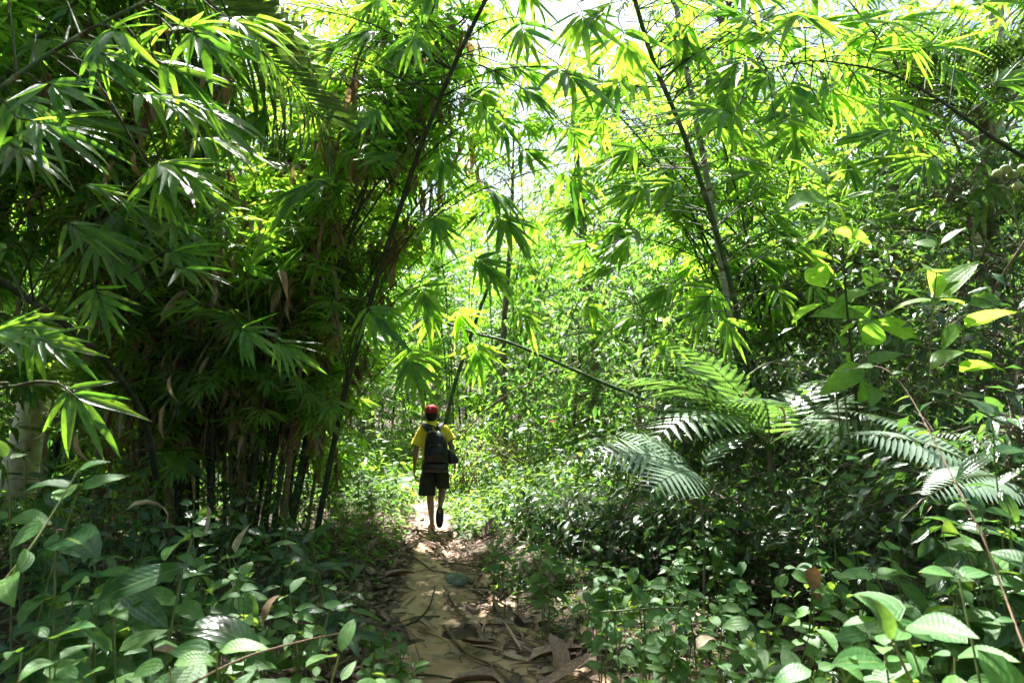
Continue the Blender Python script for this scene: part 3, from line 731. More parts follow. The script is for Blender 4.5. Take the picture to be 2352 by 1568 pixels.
def scatter(th, P, n, xr, yr, Yr, ang, lpx, seed, nl=(8, 11), fr=(.3, .95)):
    # leafy branches spread through a cane's crown
    r = np.random.default_rng(seed); lst = []
    pr = proj(P)
    for k in range(n):
        px, py, Y = r.uniform(*xr), r.uniform(*yr), r.uniform(*Yr)
        d = np.hypot(pr[0] - px, pr[1] - py); j = int(np.argmin(d + r.uniform(0, 150, len(d))))
        lst.append((j / (len(P) - 1), px, py, Y, r.uniform(*ang) if px > pr[0][j] else 180 - r.uniform(*ang), r.uniform(*lpx), int(r.integers(*nl))))
    hero(th, P, lst, seed=seed)

# thick cane leaning towards the gap, its backlit darkness painted into the culm colour
thA, PA = cane('leaning_bamboo_cane', 'thick backlit dark bamboo cane leaning diagonally from the dark clump up to the sky gap',
               [(728, 1215, 7.3), (800, 870, 7.1), (905, 520, 6.7), (1000, 250, 6.2), (1125, -20, 5.8), (1290, -330, 5.5)], 0.033, 0.016, 'culm_shaded')
hero(thA, PA, [(0.62, 1180, 195, 5.6, -20, 100, 9), (0.62, 1262, 152, 5.3, -35, 150, 9), (0.6, 1105, 235, 5.6, -60, 85, 8), (0.5, 1150, 255, 5.8, -75, 85, 10),
               (0.42, 1010, 330, 6.4, -80, 90, 8), (0.45, 820, 330, 6.2, -150, 100, 9), (0.36, 1180, 345, 6.2, -15, 95, 10), (0.36, 1285, 378, 6.1, -50, 110, 9),
               (0.33, 1095, 420, 6.3, -25, 120, 10), (0.28, 1130, 480, 6.3, -40, 120, 10), (0.25, 1075, 580, 6.6, -30, 100, 10), (0.22, 960, 640, 6.8, -70, 85, 9),
               (0.2, 720, 560, 6.6, 190, 110, 8), (0.16, 830, 690, 6.2, -45, 110, 8), (0.12, 930, 800, 6.6, -60, 95, 10), (0.52, 800, 150, 6.0, 200, 110, 9), (0.7, 960, 60, 5.6, -100, 105, 9),
               (0.72, 1190, 40, 5.4, -70, 110, 8), (0.3, 760, 420, 6.4, 200, 110, 9), (0.66, 880, 240, 5.9, -130, 100, 8), (0.26, 985, 480, 6.6, -60, 85, 8)], seed=1)
scatter(thA, PA, 14, (560, 1000), (-20, 420), (5.4, 7.0), (-50, 20), (95, 130), 32)
scatter(thA, PA, 8, (940, 1330), (-20, 330), (5.6, 8.0), (-70, 10), (75, 105), 36)
scatter(thA, PA, 10, (800, 1250), (-170, 40), (5.2, 7.4), (-55, 20), (90, 120), 39)
thB, PB = cane('bamboo_cane', 'straight dark green bamboo cane rising beside the pale grey cane',
               [(1722, 900, 7.2), (1690, 700, 6.9), (1620, 450, 6.5), (1555, 270, 6.2), (1500, 140, 6.0), (1440, -60, 5.7), (1370, -280, 5.5)], 0.031, 0.017, 'culm')
hero(thB, PB, [(0.8, 1420, 40, 5.6, -75, 150, 8), (0.8, 1330, 5, 5.4, -80, 130, 7), (0.72, 1500, 45, 6.2, -20, 130, 9), (0.72, 1560, 10, 6.0, -60, 130, 8), (0.66, 1440, 175, 6.6, -140, 110, 9),
               (0.6, 1600, 250, 6.8, -20, 120, 10), (0.5, 1480, 330, 7.0, -160, 110, 10), (0.45, 1700, 300, 6.8, -10, 120, 9), (0.4, 1500, 420, 7.2, -150, 100, 10), (0.4, 1395, 260, 7.0, -130, 90, 8),
               (0.32, 1740, 480, 7.0, -20, 110, 9), (0.3, 1450, 500, 7.2, -140, 100, 9), (0.2, 1800, 560, 6.8, -15, 120, 9), (0.22, 1350, 540, 7.2, -100, 80, 6), (0.25, 1560, 640, 7.2, -150, 100, 9), (0.18, 1480, 720, 7.0, 190, 95, 9)], seed=2)
scatter(thB, PB, 52, (1400, 1990), (10, 640), (6.6, 9.6), (-65, 25), (85, 125), 31)
scatter(thB, PB, 20, (1120, 1420), (290, 560), (9.0, 11.5), (-70, 5), (58, 78), 37)
scatter(thB, PB, 16, (1300, 1950), (-170, 60), (5.2, 7.4), (-55, 20), (100, 135), 38)
thC, PC = cane('grey_bamboo_cane', 'pale grey bamboo cane with brown joints behind the dark green cane',
               [(1690, 800, 7.6), (1655, 600, 7.4), (1628, 430, 7.2), (1600, 280, 7.1), (1570, 120, 7.0), (1545, -40, 6.9), (1500, -300, 6.8)], 0.034, 0.028, 'culm_grey', node=0.42)
thD, PD = cane('slanting_bamboo_cane', 'thin green bamboo cane slanting down to the right above the person',
               [(1700, 1010, 9.6), (1560, 950, 9.8), (1400, 885, 10.0), (1180, 790, 10.2), (1090, 765, 10.3), (990, 728, 10.4)], 0.034, 0.016, 'culm')
hero(thD, PD, [(0.75, 1050, 690, 9.6, -75, 82, 9), (0.8, 1000, 700, 9.9, -110, 71, 8), (0.7, 1090, 770, 9.6, -75, 90, 10), (0.6, 1180, 700, 9.8, -45, 82, 9), (0.8, 930, 790, 9.8, -60, 71, 10), (0.5, 1330, 690, 9.8, -30, 75, 8), (0.3, 1420, 780, 9.6, 150, 67, 9), (0.9, 965, 800, 9.9, -70, 63, 10)], seed=3)
thE, PE = cane('young_bamboo_cane', 'slim upright green bamboo cane just right of the red cap', [(1020, 985, 13.0), (1045, 880, 13.0), (1075, 790, 13.0), (1110, 690, 12.9), (1150, 590, 12.8)], 0.045, 0.025, 'culm')
thF, PF = cane('dark_branch', 'black slanting cane crossing in front of the pale trunk', [(-160, 530, 4.0), (40, 670, 4.3), (170, 760, 4.5), (260, 850, 4.8), (330, 960, 5.2), (360, 1100, 5.6)], 0.02, 0.028, 'culm_shaded')
hero(thF, PF, [(0.1, 60, 700, 2.9, -60, 140, 7), (0.2, 130, 500, 3.6, -20, 120, 8), (0.25, 40, 560, 3.4, 200, 130, 8), (0.35, 210, 640, 3.8, -60, 110, 8), (0.05, 20, 330, 3.2, 10, 140, 8), (0.08, 160, 420, 3.5, 0, 130, 9)], seed=4)
# branches reaching in from canes that stand outside the picture
scatter(thF, PF, 8, (170, 480), (330, 640), (3.6, 4.8), (-45, 15), (110, 150), 35)
thG, PG = cane('arching_bamboo_cane', 'dark arching bamboo cane in the upper right corner', [(2460, 420, 5.6), (2300, 330, 5.7), (2180, 245, 5.8), (2060, 175, 5.9), (1960, 150, 6.0), (1860, 140, 6.1), (1760, 160, 6.2)], 0.02, 0.005, 'culm_shaded')
hero(thG, PG, [(0.95, 1800, 170, 6.0, -80, 130, 10), (0.9, 1880, 160, 5.9, -50, 130, 10), (0.8, 1960, 130, 5.8, 15, 120, 9), (0.98, 1700, 190, 6.1, -130, 120, 9), (0.7, 1990, 220, 5.8, -30, 130, 9),
               (0.85, 1850, 70, 6.0, 40, 120, 9), (0.75, 2020, 60, 5.8, 25, 120, 8), (0.6, 2100, 120, 5.7, 20, 110, 8), (0.9, 1740, 60, 6.1, 160, 120, 9), (0.96, 1830, 260, 6.1, -100, 120, 10), (0.9, 1930, 330, 6.2, -70, 110, 9), (0.99, 1640, 110, 6.2, 190, 120, 9)], seed=5)
scatter(thG, PG, 26, (1650, 2300), (0, 420), (5.4, 7.0), (-50, 25), (100, 135), 33)
thH, PH = cane('overhanging_bamboo_cane', 'thin bamboo cane overhanging in the upper left corner before the palm frond', [(-260, 420, 2.9), (-60, 250, 3.0), (120, 120, 3.1), (300, 20, 3.2), (480, -60, 3.3)], 0.016, 0.004, 'culm')
hero(thH, PH, [(0.5, 180, 95, 3.1, -20, 160, 9), (0.6, 250, 60, 3.0, -35, 150, 8), (0.4, 90, 190, 3.0, -15, 170, 8), (0.7, 340, 130, 3.2, -20, 150, 9), (0.3, 40, 270, 2.9, -10, 180, 8), (0.8, 420, 60, 3.3, -30, 150, 9), (0.5, 300, 215, 3.1, -5, 150, 8), (0.9, 500, 30, 3.4, -20, 150, 9), (0.6, 420, 230, 3.3, -12, 150, 9)], seed=6)
scatter(thH, PH, 16, (0, 620), (-20, 380), (3.0, 4.4), (-35, 15), (130, 180), 34)
thI, PI2 = cane('low_bamboo_branch', 'low bamboo branch with big drooping leaves at the left edge', [(-420, 1180, 2.3), (-250, 1000, 2.35), (-60, 900, 2.4), (120, 882, 2.45)], 0.010, 0.004, 'culm')
hero(thI, PI2, [(0.85, 130, 880, 2.45, -25, 150, 7), (0.7, 20, 880, 2.4, -150, 140, 6), (0.5, -30, 770, 2.5, 15, 150, 7), (0.6, 60, 770, 2.6, -10, 130, 6)], seed=7)
thJ, PJ = cane('bamboo_twig', 'bamboo side shoot with pale shining leaves before the dark canes', [(380, 1000, 5.6), (440, 860, 5.0), (500, 760, 4.7), (560, 745, 4.6), (640, 770, 4.6)], 0.009, 0.003, 'culm')
hero(thJ, PJ, [(0.7, 540, 748, 4.6, -15, 110, 7), (0.95, 620, 775, 4.6, -20, 100, 8), (0.9, 480, 700, 4.8, 170, 90, 6), (0.8, 560, 640, 5.0, 60, 100, 6)], seed=8)
thK, PK = cane('bamboo_twig', 'bamboo side shoot with a drooping fan of pale leaves below the green cane', [(1800, 830, 7.8), (1760, 760, 7.0), (1700, 715, 6.4), (1650, 715, 6.2)], 0.009, 0.003, 'culm')
hero(thK, PK, [(0.97, 1650, 718, 6.2, -60, 90, 7), (0.9, 1540, 745, 6.4, -110, 75, 6), (0.8, 1770, 655, 6.3, -50, 70, 6), (0.7, 1850, 640, 6.2, -45, 75, 6)], seed=9)

# ------------------------------------------------------------------ trees
def tb(px, Y): x = (px - 1176) / FD * Y; return (x, Y, gz(x, Y))
tree('pale_trunk_tree', 'tree with a white bark trunk at the left edge behind the bamboo', tb(40, 8.6), 9, 2.2, 30, 21, 0.15, bark='palebark', r0=0.2, lean=(1.3, 0.2), crown_from=0.45)
tree('vine_hung_tree', 'straight slim tree hung with dry vines in the middle distance', tb(1165, 15.5), 8.5, 1.6, 26, 22, 0.16, r0=0.10, crown_from=0.55, lean=(.15, 0))
tree('crooked_tree', 'dark crooked tree with a mossy limb right of the sky gap', tb(1370, 16), 9.5, 2.4, 40, 23, 0.15, r0=0.2, lean=(-.5, .3), crown_from=0.5)
tree('dark_forest_tree', 'dark broad-leaved tree behind the lime bamboo', tb(1700, 14), 10, 3.0, 60, 24, 0.17, r0=0.2, lean=(.3, 0), crown_from=0.2)
tree('dark_forest_tree', 'dark broad-leaved tree below the arching cane at the right', tb(2060, 11), 8.0, 2.6, 60, 25, 0.16, r0=0.16, lean=(.2, 0), crown_from=0.15)
tree('tall_forest_tree', 'tall tree with a grey trunk in the upper right corner', tb(2330, 9), 10, 2.4, 44, 26, 0.17, r0=0.2, lean=(-.2, 0), crown_from=0.4, bark='palebark')
tree('understorey_tree', 'low dark understorey tree behind the ferns', tb(1880, 8.6), 3.6, 1.7, 60, 27, 0.15, r0=0.05, crown_from=0.12, mat='gloss')
tree('understorey_tree', 'low dark understorey tree at the right edge behind the vines', tb(2250, 7.2), 4.2, 1.7, 64, 28, 0.15, r0=0.05, crown_from=0.1, mat='gloss')
tree('understorey_tree', 'low leafy understorey tree at the left edge under the white trunk', tb(120, 9.2), 3.4, 1.7, 50, 29, 0.15, r0=0.05, crown_from=0.12)
ut = tree('understorey_tree', 'leafy understorey tree filling the view right of the vine-hung trunk', tb(1330, 14.5), 3.6, 2.0, 60, 36, 0.2, r0=0.06, crown_from=0.06, group='understorey trees', per=36, clump=.5)
for (px, Y, s_, rz, lab) in ((840, 16, .6, 1, 'leafy understorey tree behind the leaning dark cane'), (640, 13.5, 1.1, 2, 'leafy understorey tree behind the dark bamboo canes'), (330, 13, 1.2, 3, 'leafy understorey tree behind the low palm at the left'), (30, 12.5, 1.2, 4, 'leafy understorey tree outermost at the left edge'),
                            (1480, 13, 1.1, 6, 'leafy understorey tree below the crooked tree'), (1700, 12, 1.15, .5, 'leafy understorey tree behind the grey cane'), (1960, 12.5, 1.3, 1.5, 'leafy understorey tree behind the dark palm'), (2260, 11.5, 1.3, 2.5, 'leafy understorey tree behind the tall glossy shrubs'),
                            (700, 18, 1.4, 4.5, 'leafy understorey tree far back behind the dark clump')):
    c = copy_tree(ut); b_ = tb(px, Y); c.location = b_; c.scale = (s_,) * 3; c.rotation_euler.z = rz; c['label'] = lab
tree('tall_forest_tree', 'added tall tree, high crown above the dark clump shading the foreground', (-4.3, 14.6, gz(-4.3, 14.6)), 14.5, 4.6, 48, 37, 0.2, r0=0.2, lean=(1.2, 0), crown_from=0.66, per=40, clump=.6)  # this and the next: crowns added above the frame to shade the foreground
tree('tall_forest_tree', 'added tall tree, high crown above the lime bamboo shading the foreground', (5.2, 14.8, gz(5.2, 14.8)), 14.5, 4.0, 34, 38, 0.2, r0=0.2, lean=(-.6, 0), crown_from=0.66, per=40, clump=.6)
tree('tall_forest_tree', 'tall slim tree added in the dark bamboo clump to shade the near plants', (-4.4, 9.3, gz(-4.4, 9.3)), 13.5, 4.0, 46, 41, 0.2, r0=0.12, lean=(.9, 0), crown_from=0.7, per=40, clump=.6)  # added so its crown keeps sun off the near left plants
FG = 'distant forest trees'
far_t = tree('distant_tree', 'distant forest tree closing the view directly below the sky gap', (-3.2, 28, gz(-3.2, 28)), 8.5, 3.6, 90, 30, 0.24, r0=0.22, crown_from=0.12, group=FG, per=46, clump=.6)
for (x, y, s, rz, lab) in ((-8, 27, 1.25, 1, 'distant forest tree far left, behind the dark bamboo clump'), (-14, 25, 1.4, 2, 'distant forest tree in the upper left corner beyond the thickets'), (3.0, 29, .95, 3, 'distant forest tree just right of the sky gap'),
                           (7, 27, 1.45, 4, 'distant forest tree beyond the lime bamboo'), (12, 25, 1.5, 5, 'distant forest tree beyond the palms'), (17, 24, 1.5, .5, 'distant forest tree in the upper right corner beyond the thickets'), (-20, 24, 1.5, 5.5, 'distant forest tree outermost at the left edge')):
    c = copy_tree(far_t); c.location = (x, y, gz(x, y)); c.scale = (s, s, s * 1.1); c.rotation_euler.z = rz; c['label'] = lab

for (x, y, s, rz, lab) in ((0.5, -5.2, 1.25, 3.9, 'unseen tree added straight behind the viewer to block sky light'), (-5.2, -2.6, 1.05, 1.7, 'unseen tree added behind the viewer on the left to block sky light'), (5.6, -3.2, 1.05, 2.7, 'unseen tree added behind the viewer on the right to block sky light'), (-11, 3, 1.1, 4.9, 'unseen tree added beside the viewer on the left to block sky light'), (11, 3, 1.1, 5.9, 'unseen tree added beside the viewer on the right to block sky light')):  # trees out of view, added to cut sky light on the foreground
    c = copy_tree(far_t); c.location = (x, y, gz(x, y)); c.scale = (s, s, s); c.rotation_euler.z = rz; c['label'] = lab

# the far wood reads as one mass
rng = np.random.default_rng(40); lv = Leaves(); n = 26000
X = rng.uniform(-48, 48, n); Y = rng.uniform(36, 46, n); top = 9 + 3 * np.abs(np.sin(X * .13 + .2)) + 1.5 * np.sin(X * .5) + np.clip(np.abs(X) - 6, 0, 14) * .3
Z = ground_z(X, Y) + top * rng.uniform(0, 1, n) ** 0.8
a = rng.uniform(0, 6.28, n); el = rng.normal(-.3, .4, n)
lv.add(np.stack([X, Y, Z], 1), frames(np.stack([np.cos(a) * np.cos(el), np.sin(a) * np.cos(el), np.sin(el)], 1), rng.normal(0, .4, (n, 3)) + [0, -.3, 1]), np.stack([rng.uniform(.4, .9, n), rng.uniform(.8, 1.1, n)], 1), rng.integers(0, 60, n), rng.uniform(0, 1, n))
mb = MB(); place(mb, T_OV_LO, *lv.done()); tag(link('far_forest', mb.mesh('far_forest', M['forest'])), 'far forest closing the view', kind='stuff')

# ------------------------------------------------------------------ undergrowth masses
def mass(name, label, n, xr, yr, hfun, leaf, mat, seed, tm=T_OV_LO, wf=1.0, keep=None, elm=0.0, up=1.0):
    rng = np.random.default_rng(seed); X = rng.uniform(*xr, n); Y = rng.uniform(*yr, n)
    cx, hw = path_x(Y); k = (np.abs(X - cx) > hw * 1.12) | (Y > 12.2)
    if keep is not None: k &= keep(X, Y)
    X, Y = X[k], Y[k]; n = len(X)
    H = hfun(X, Y); cl = 0.5 + 0.5 * np.sin(X * 2.3 + np.sin(Y * 1.7) * 2) * np.sin(Y * 2.9 + X)       # clumps
    Z = ground_z(X, Y) + H * (0.25 + 0.75 * cl) * rng.uniform(0.03, 1, n) ** 0.8
    a = rng.uniform(0, 6.28, n); el = rng.normal(elm, .4, n)
    lv = Leaves(); lv.add(np.stack([X, Y, Z], 1), frames(np.stack([np.cos(a) * np.cos(el), np.sin(a) * np.cos(el), np.sin(el)], 1), rng.normal(0, .45, (n, 3)) + [0, 0, up]),
                          np.stack([leaf * rng.uniform(.5, 1.3, n), wf * rng.uniform(.7, 1.15, n)], 1), rng.integers(0, 60, n), rng.uniform(0, 1, n))
    mb = MB(); place(mb, tm, *lv.done())
    # thin stems down to the soil under some of the leaves
    P = lv.P[0][::5]; rg = np.array([[1, 0, 0], [-.5, .87, 0], [-.5, -.87, 0]]) * 0.003
    b = np.stack([P[:, 0] + rng.normal(0, .04, len(P)), P[:, 1] + rng.normal(0, .04, len(P)), ground_z(P[:, 0], P[:, 1]) - .02], 1)
    V = np.stack([b[:, None] + rg, P[:, None] + rg * .4], 1).reshape(-1, 3); F = []
    f = np.array([(0, 1, 4, 3), (1, 2, 5, 4), (2, 0, 3, 5)]); F = (f[None] + (np.arange(len(P)) * 6)[:, None, None]).reshape(-1, 4)
    mb.add(V, F, mi=1)
    return tag(link(name, mb.mesh(name, [M[mat], M['twig']])), label, kind='stuff')
def rightside(X, Y): return X > path_x(Y)[0]
def leftside(X, Y): return X < path_x(Y)[0]
T_OV_MD = [leaf_tmpl('ovate', 4, 0.55, d, .2, 0, 0, i) for i, d in enumerate([0.3, 0.6, 0.9])]
mass('undergrowth', 'bright low undergrowth right of the walking person', 19000, (-1.2, 5), (8.4, 14), lambda X, Y: 0.2 + 0.75 * np.clip((X - path_x(Y)[0] - .3) / 1.4, 0, 1), 0.12, 'shrub', 51, keep=rightside)
mass('undergrowth', 'undergrowth at the foot of the dark bamboo', 13000, (-9, -1), (6.0, 14), lambda X, Y: 0.15 + 0.75 * np.clip((path_x(Y)[0] - X - .2) / 1.5, 0, 1), 0.11, 'forest', 52, keep=leftside)
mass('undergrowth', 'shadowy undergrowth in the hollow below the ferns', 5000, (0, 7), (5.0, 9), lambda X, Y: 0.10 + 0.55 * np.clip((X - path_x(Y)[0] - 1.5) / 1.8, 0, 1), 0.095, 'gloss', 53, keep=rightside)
mass('undergrowth', 'thicket of shrubs closing the end of the path', 30000, (-13, 13), (12.5, 20), lambda X, Y: 0.4 + 1.3 * np.clip((np.abs(X - path_x(Y)[0]) - .4) / 1.8, 0, 1) + .10 * (Y - 12), 0.30, 'bamboo', 54, tm=T_BAM_LO)
mass('undergrowth', 'low herbs in the near left corner', 2600, (-4.8, -0.9), (1.7, 6.5), lambda X, Y: 0.06 + 0.30 * np.clip((path_x(Y)[0] - X - .9) / 1.0, 0, 1), 0.10, 'gloss', 55, tm=T_OV_MD, keep=lambda X, Y: path_x(Y)[0] - X > 0.85 + .2 * np.sin(Y * 2))
mass('undergrowth', 'low herbs in the near right corner', 3400, (0.2, 4.8), (1.7, 5.6), lambda X, Y: 0.08 + 0.32 * np.clip((X - path_x(Y)[0] - 1.0) / 1.2, 0, 1), 0.09, 'gloss', 56, tm=T_OV_MD, keep=lambda X, Y: X - path_x(Y)[0] > 0.85)
mass('grass', 'fine creeping grass along the right edge of the path', 11000, (-0.6, 3.0), (3.4, 7.6), lambda X, Y: 0.05 + 0.09 * np.clip((X - path_x(Y)[0] - .4) / .4, 0, 1), 0.055, 'shrub', 57, tm=T_BAM_LO, wf=1.2, elm=.35,
     keep=lambda X, Y: (X - path_x(Y)[0] > path_x(Y)[1] * (1.0 + .12 * np.sin(Y * 5))) & (X - path_x(Y)[0] < 2.1))
mass('grass', 'small creeping herbs along the left edge of the path', 4200, (-2.4, -.6), (5.6, 11), lambda X, Y: 0.06 + 0.10 * np.clip((path_x(Y)[0] - X - .3) / .5, 0, 1), 0.05, 'shrub', 58, wf=.9,
     keep=lambda X, Y: (path_x(Y)[0] - X > .42) & (path_x(Y)[0] - X < 1.0))

# dry brown tangle of dead stems in the middle distance
mb = MB(); rng = np.random.default_rng(60); c0 = np.array(tb(1180, 12.5))
for k in range(170):
    b = c0 + [rng.normal(0, .8), rng.normal(0, .5), -.02]
    pts, d = arc(b, rng.uniform(0, 6.28), rng.uniform(0, .5), rng.uniform(.6, 2.2), rng.uniform(.7, 1.8), 8, rng, .25, 1.0); tube(mb, pts, np.linspace(.007, .003, 8), 4, R=rng.uniform(0, 1), cap=False)
tag(link('dry_stems', mb.mesh('dry_stems', M['brownstem'], c0), None, Matrix.Translation(Vector(c0))), 'tangle of dry brown dead stems in the middle distance', 'dead stems', kind='stuff')

# ------------------------------------------------------------------ ferns and palms
def at(px, py, Y): return W(px, py, Y)
fern('large tree fern with wide feathery fronds in front of the green cane', tb(1760, 5.6), [(185, 26, 1.5, 5), (215, 16, 1.45, -12), (-15, 20, 1.4, 8), (245, 20, 1.3, -5), (-55, 12, 1.35, 5), (150, 38, 1.3, 6), (30, 35, 1.2, 0), (285, 8, 1.2, 10), (200, 40, 1.3, 0)], name='tree_fern', stalk=1.2)
fern('fern with fronds silvered by sky sheen in the middle beside the dark hollow', tb(1600, 4.9), [(195, 14, .85, -32), (232, 4, .8, -28), (168, 30, .7, -15), (20, 40, .6, 0)], stalk=1.0, meshes=FROND_P)
fern('fern with pale silvery fronds catching the light at the right', tb(2330, 3.3), [(188, 20, 1.0, -28), (215, 12, .95, -24), (165, 30, .9, -10), (250, 10, .8, 0), (330, 20, .8, 15)], stalk=1.12, meshes=FROND_Q)
fern('fern with broad shining fronds at the right edge', tb(2480, 3.4), [(190, 28, .8, -20), (160, 35, .8, -10), (230, 18, .8, -10)], stalk=1.1, meshes=FROND_Q)
fern('sword fern below the silvery fronds at the right', tb(2170, 3.6), [(170, 30, .6, -15), (200, 22, .6, -10), (240, 15, .55, 0), (20, 40, .5, 0)], stalk=.5, meshes=FROND_S)
fern('fern in the bright undergrowth right of the person', tb(1300, 8.4), [(180, 35, .7, -15), (220, 25, .7, -10), (140, 45, .7, 0), (270, 15, .7, 0), (20, 35, .7, 0), (330, 25, .7, 10)], stalk=.25)
fern('fern behind the silvery fern, below the lime bamboo', tb(1460, 9.0), [(180, 35, .9, -15), (220, 25, .9, -10), (140, 45, .8, 0), (270, 15, .9, 0), (20, 35, .9, 0), (330, 25, .9, 10)], stalk=.55)
fern('fern at the foot of the tall fern in the shade', tb(1700, 5.6), [(180, 30, .6, 0), (230, 25, .6, 0), (280, 20, .6, 0), (330, 25, .6, 0), (20, 35, .6, 0)], stalk=.3)
fern('fern on the left bank behind the person', tb(900, 10.8), [(10, 35, .7, 0), (60, 30, .7, 0), (200, 30, .7, 0), (260, 20, .7, 0), (310, 25, .7, 0)], stalk=.2)

PFo = at(60, -330, 5.2); pf = empty('palm_frond', PFo, 'huge dark palm frond hanging in the upper left corner', 'palm frond')
d = (at(520, 330, 5.6) - PFo); az = math.degrees(math.atan2(d.y, d.x)); el = math.degrees(math.atan2(d.z, math.hypot(d.x, d.y)))
palm_frond(pf, PFo, Rm(az, el + 14, -35) @ Matrix.Scale(d.length * 1.15, 4), 71, 44, 0.40, 0.45, 'palm', True)
def palm(label, base, hgt, n, ln, seed, group='understorey palms'):
    rng = np.random.default_rng(seed); th = empty('palm', base, label, 'palm', group)
    mb = MB(); tube(mb, [(0, 0, -.1), (.03, 0, hgt * .5), (0, 0, hgt)], [.09, .07, .06], 9); link('trunk', mb.mesh('trunk', M['bark']), th)
    for k in range(n):
        palm_frond(th, base, Matrix.Translation((0, 0, hgt)) @ Rm(k * 360 / n + rng.uniform(-15, 15), rng.uniform(20, 65), rng.uniform(-15, 15)) @ Matrix.Scale(ln * rng.uniform(.8, 1.1), 4), seed * 10 + k, 32, 0.36, rng.uniform(.8, 1.3), 'palm')
palm('dark palm fanning out right of the grey cane', tb(1905, 10.0), 2.6, 11, 1.9, 72)
palm('palm with drooping grey fronds in the upper right corner', tb(2300, 8.0), 5.0, 10, 1.8, 73)
palm('palm at the left edge below the white trunk', tb(240, 8.2), 1.3, 8, 1.3, 74)

bushes = []
for k, (px, Y, h, r, mt) in enumerate([(1440, 8.3, 1.1, .6, 'gloss'), (1540, 8.0, 1.6, .8, 'gloss'), (1620, 7.4, 1.7, .8, 'gloss'), (1720, 7.0, 1.9, .9, 'gloss'), (1860, 6.8, 1.9, .9, 'gloss'), (1990, 6.0, 2.1, .9, 'gloss'), (2120, 5.4, 2.2, .9, 'gloss'), (2240, 4.8, 2.2, .8, 'gloss'), (2360, 4.2, 2.3, .8, 'gloss'), (1900, 5.0, 1.0, .6, 'gloss'),
                                       (2080, 4.2, 1.2, .6, 'gloss'), (2230, 3.7, 1.4, .6, 'gloss'), (2370, 3.1, 1.5, .5, 'gloss'), (1660, 5.6, .75, .5, 'gloss'), (2330, 6.0, 3.0, 1.0, 'gloss'), (2080, 7.4, 3.0, 1.1, 'forest'), (1240, 7.9, .42, .42, 'gloss'), (1320, 7.3, .5, .45, 'gloss'), (1400, 6.7, .5, .45, 'gloss'), (1500, 6.4, .6, .5, 'gloss'), (1580, 6.0, .65, .5, 'gloss')]):
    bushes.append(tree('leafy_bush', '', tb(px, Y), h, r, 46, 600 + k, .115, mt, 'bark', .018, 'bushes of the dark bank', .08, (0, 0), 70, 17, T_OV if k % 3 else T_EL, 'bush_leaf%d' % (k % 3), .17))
    bushes[-1]['category'] = 'bush'

# ------------------------------------------------------------------ near shrubs
ORD = ['first', 'second', 'third', 'fourth', 'fifth', 'sixth', 'seventh', 'eighth', 'ninth', 'tenth', 'eleventh', 'twelfth', 'thirteenth', 'fourteenth', 'fifteenth', 'sixteenth', 'seventeenth', 'eighteenth', 'nineteenth', 'twentieth',
       'twenty-first', 'twenty-second', 'twenty-third', 'twenty-fourth', 'twenty-fifth', 'twenty-sixth', 'twenty-seventh', 'twenty-eighth', 'twenty-ninth', 'thirtieth']
def ranked(objs, fmt, start='left'):
    objs = sorted(objs, key=lambda o: proj(np.array(o.location))[0][0], reverse=start == 'right')
    for i, o in enumerate(objs): o['label'] = fmt.format('outermost' if i == 0 else ORD[i])

def row(name, fmt, cat, group, pts, start='left', **kw):
    """pts: (top pixel x, top pixel y, Y, leaf length, stems)"""
    out = []
    for k, (px, py, Y, leaf, ns) in enumerate(pts):
        t = W(px, py, Y); z0 = gz(t.x, Y); h = max(0.12, t.z - z0)
        kv = dict(kw) if 'tm' in kw else dict(kw, **[dict(), dict(tm=T_EL, key=kw.get('key', 'shrub') + '_el'), dict(wf=.85), dict(wf=1.1)][k % 4])
        out.append(shrub(name, '', cat, group, (t.x, Y, z0), h, ns + (0 if ns == 1 else 2 if Y < 3.6 else 1), leaf * (1.55 if Y < 3 else 1.3 if Y < 5.5 else 1.15), kw.get('seed', 0) + k, **{a: b for a, b in kv.items() if a != 'seed'}))
    ranked(out, fmt, start)
    return out
ranked(bushes, 'dark leafy bush on the bank right of the path, {} counting from the right edge', 'right')
row('broad_leaved_shrub', 'broad-leaved shrub along the bottom edge, {} from the left corner', 'shrub', 'shrubs along the bottom edge, left of the path',
    [(100, 1405, 1.9, .105, 3), (215, 1500, 1.8, .085, 3), (330, 1400, 2.2, .10, 3), (520, 1440, 2.0, .13, 3), (440, 1530, 1.7, .12, 2), (640, 1480, 2.1, .15, 2), (740, 1500, 2.3, .095, 3), (30, 1520, 1.6, .11, 2), (800, 1540, 2.6, .08, 3)], seed=200, flat=.15)
row('broad_leaved_shrub', 'dark green shrub in the second row left of the path, {} from the left', 'shrub', 'second row of shrubs left of the path',
    [(60, 1310, 2.5, .11, 3), (190, 1340, 2.7, .10, 3), (330, 1340, 2.9, .11, 3), (460, 1310, 3.1, .11, 3), (560, 1330, 3.0, .10, 3), (260, 1250, 3.2, .13, 2), (400, 1235, 3.2, .15, 2), (620, 1260, 3.5, .09, 3), (520, 1220, 3.7, .10, 3), (700, 1335, 3.4, .10, 2)], seed=230, flat=.15)
row('broad_leaved_shrub', 'low shrub at the foot of the bamboo, {} from the left', 'shrub', 'low shrubs at the foot of the bamboo',
    [(90, 1150, 3.6, .12, 3), (200, 1180, 4.0, .11, 3), (310, 1190, 4.2, .11, 3), (430, 1150, 4.6, .11, 3), (560, 1180, 4.8, .10, 3), (660, 1190, 4.8, .10, 3), (150, 1090, 4.4, .12, 3), (370, 1080, 5.2, .11, 3), (520, 1100, 5.6, .10, 3), (270, 1010, 5.4, .11, 3), (60, 1030, 4.6, .12, 3)], seed=260, mat='gloss', key='gloss_ov')
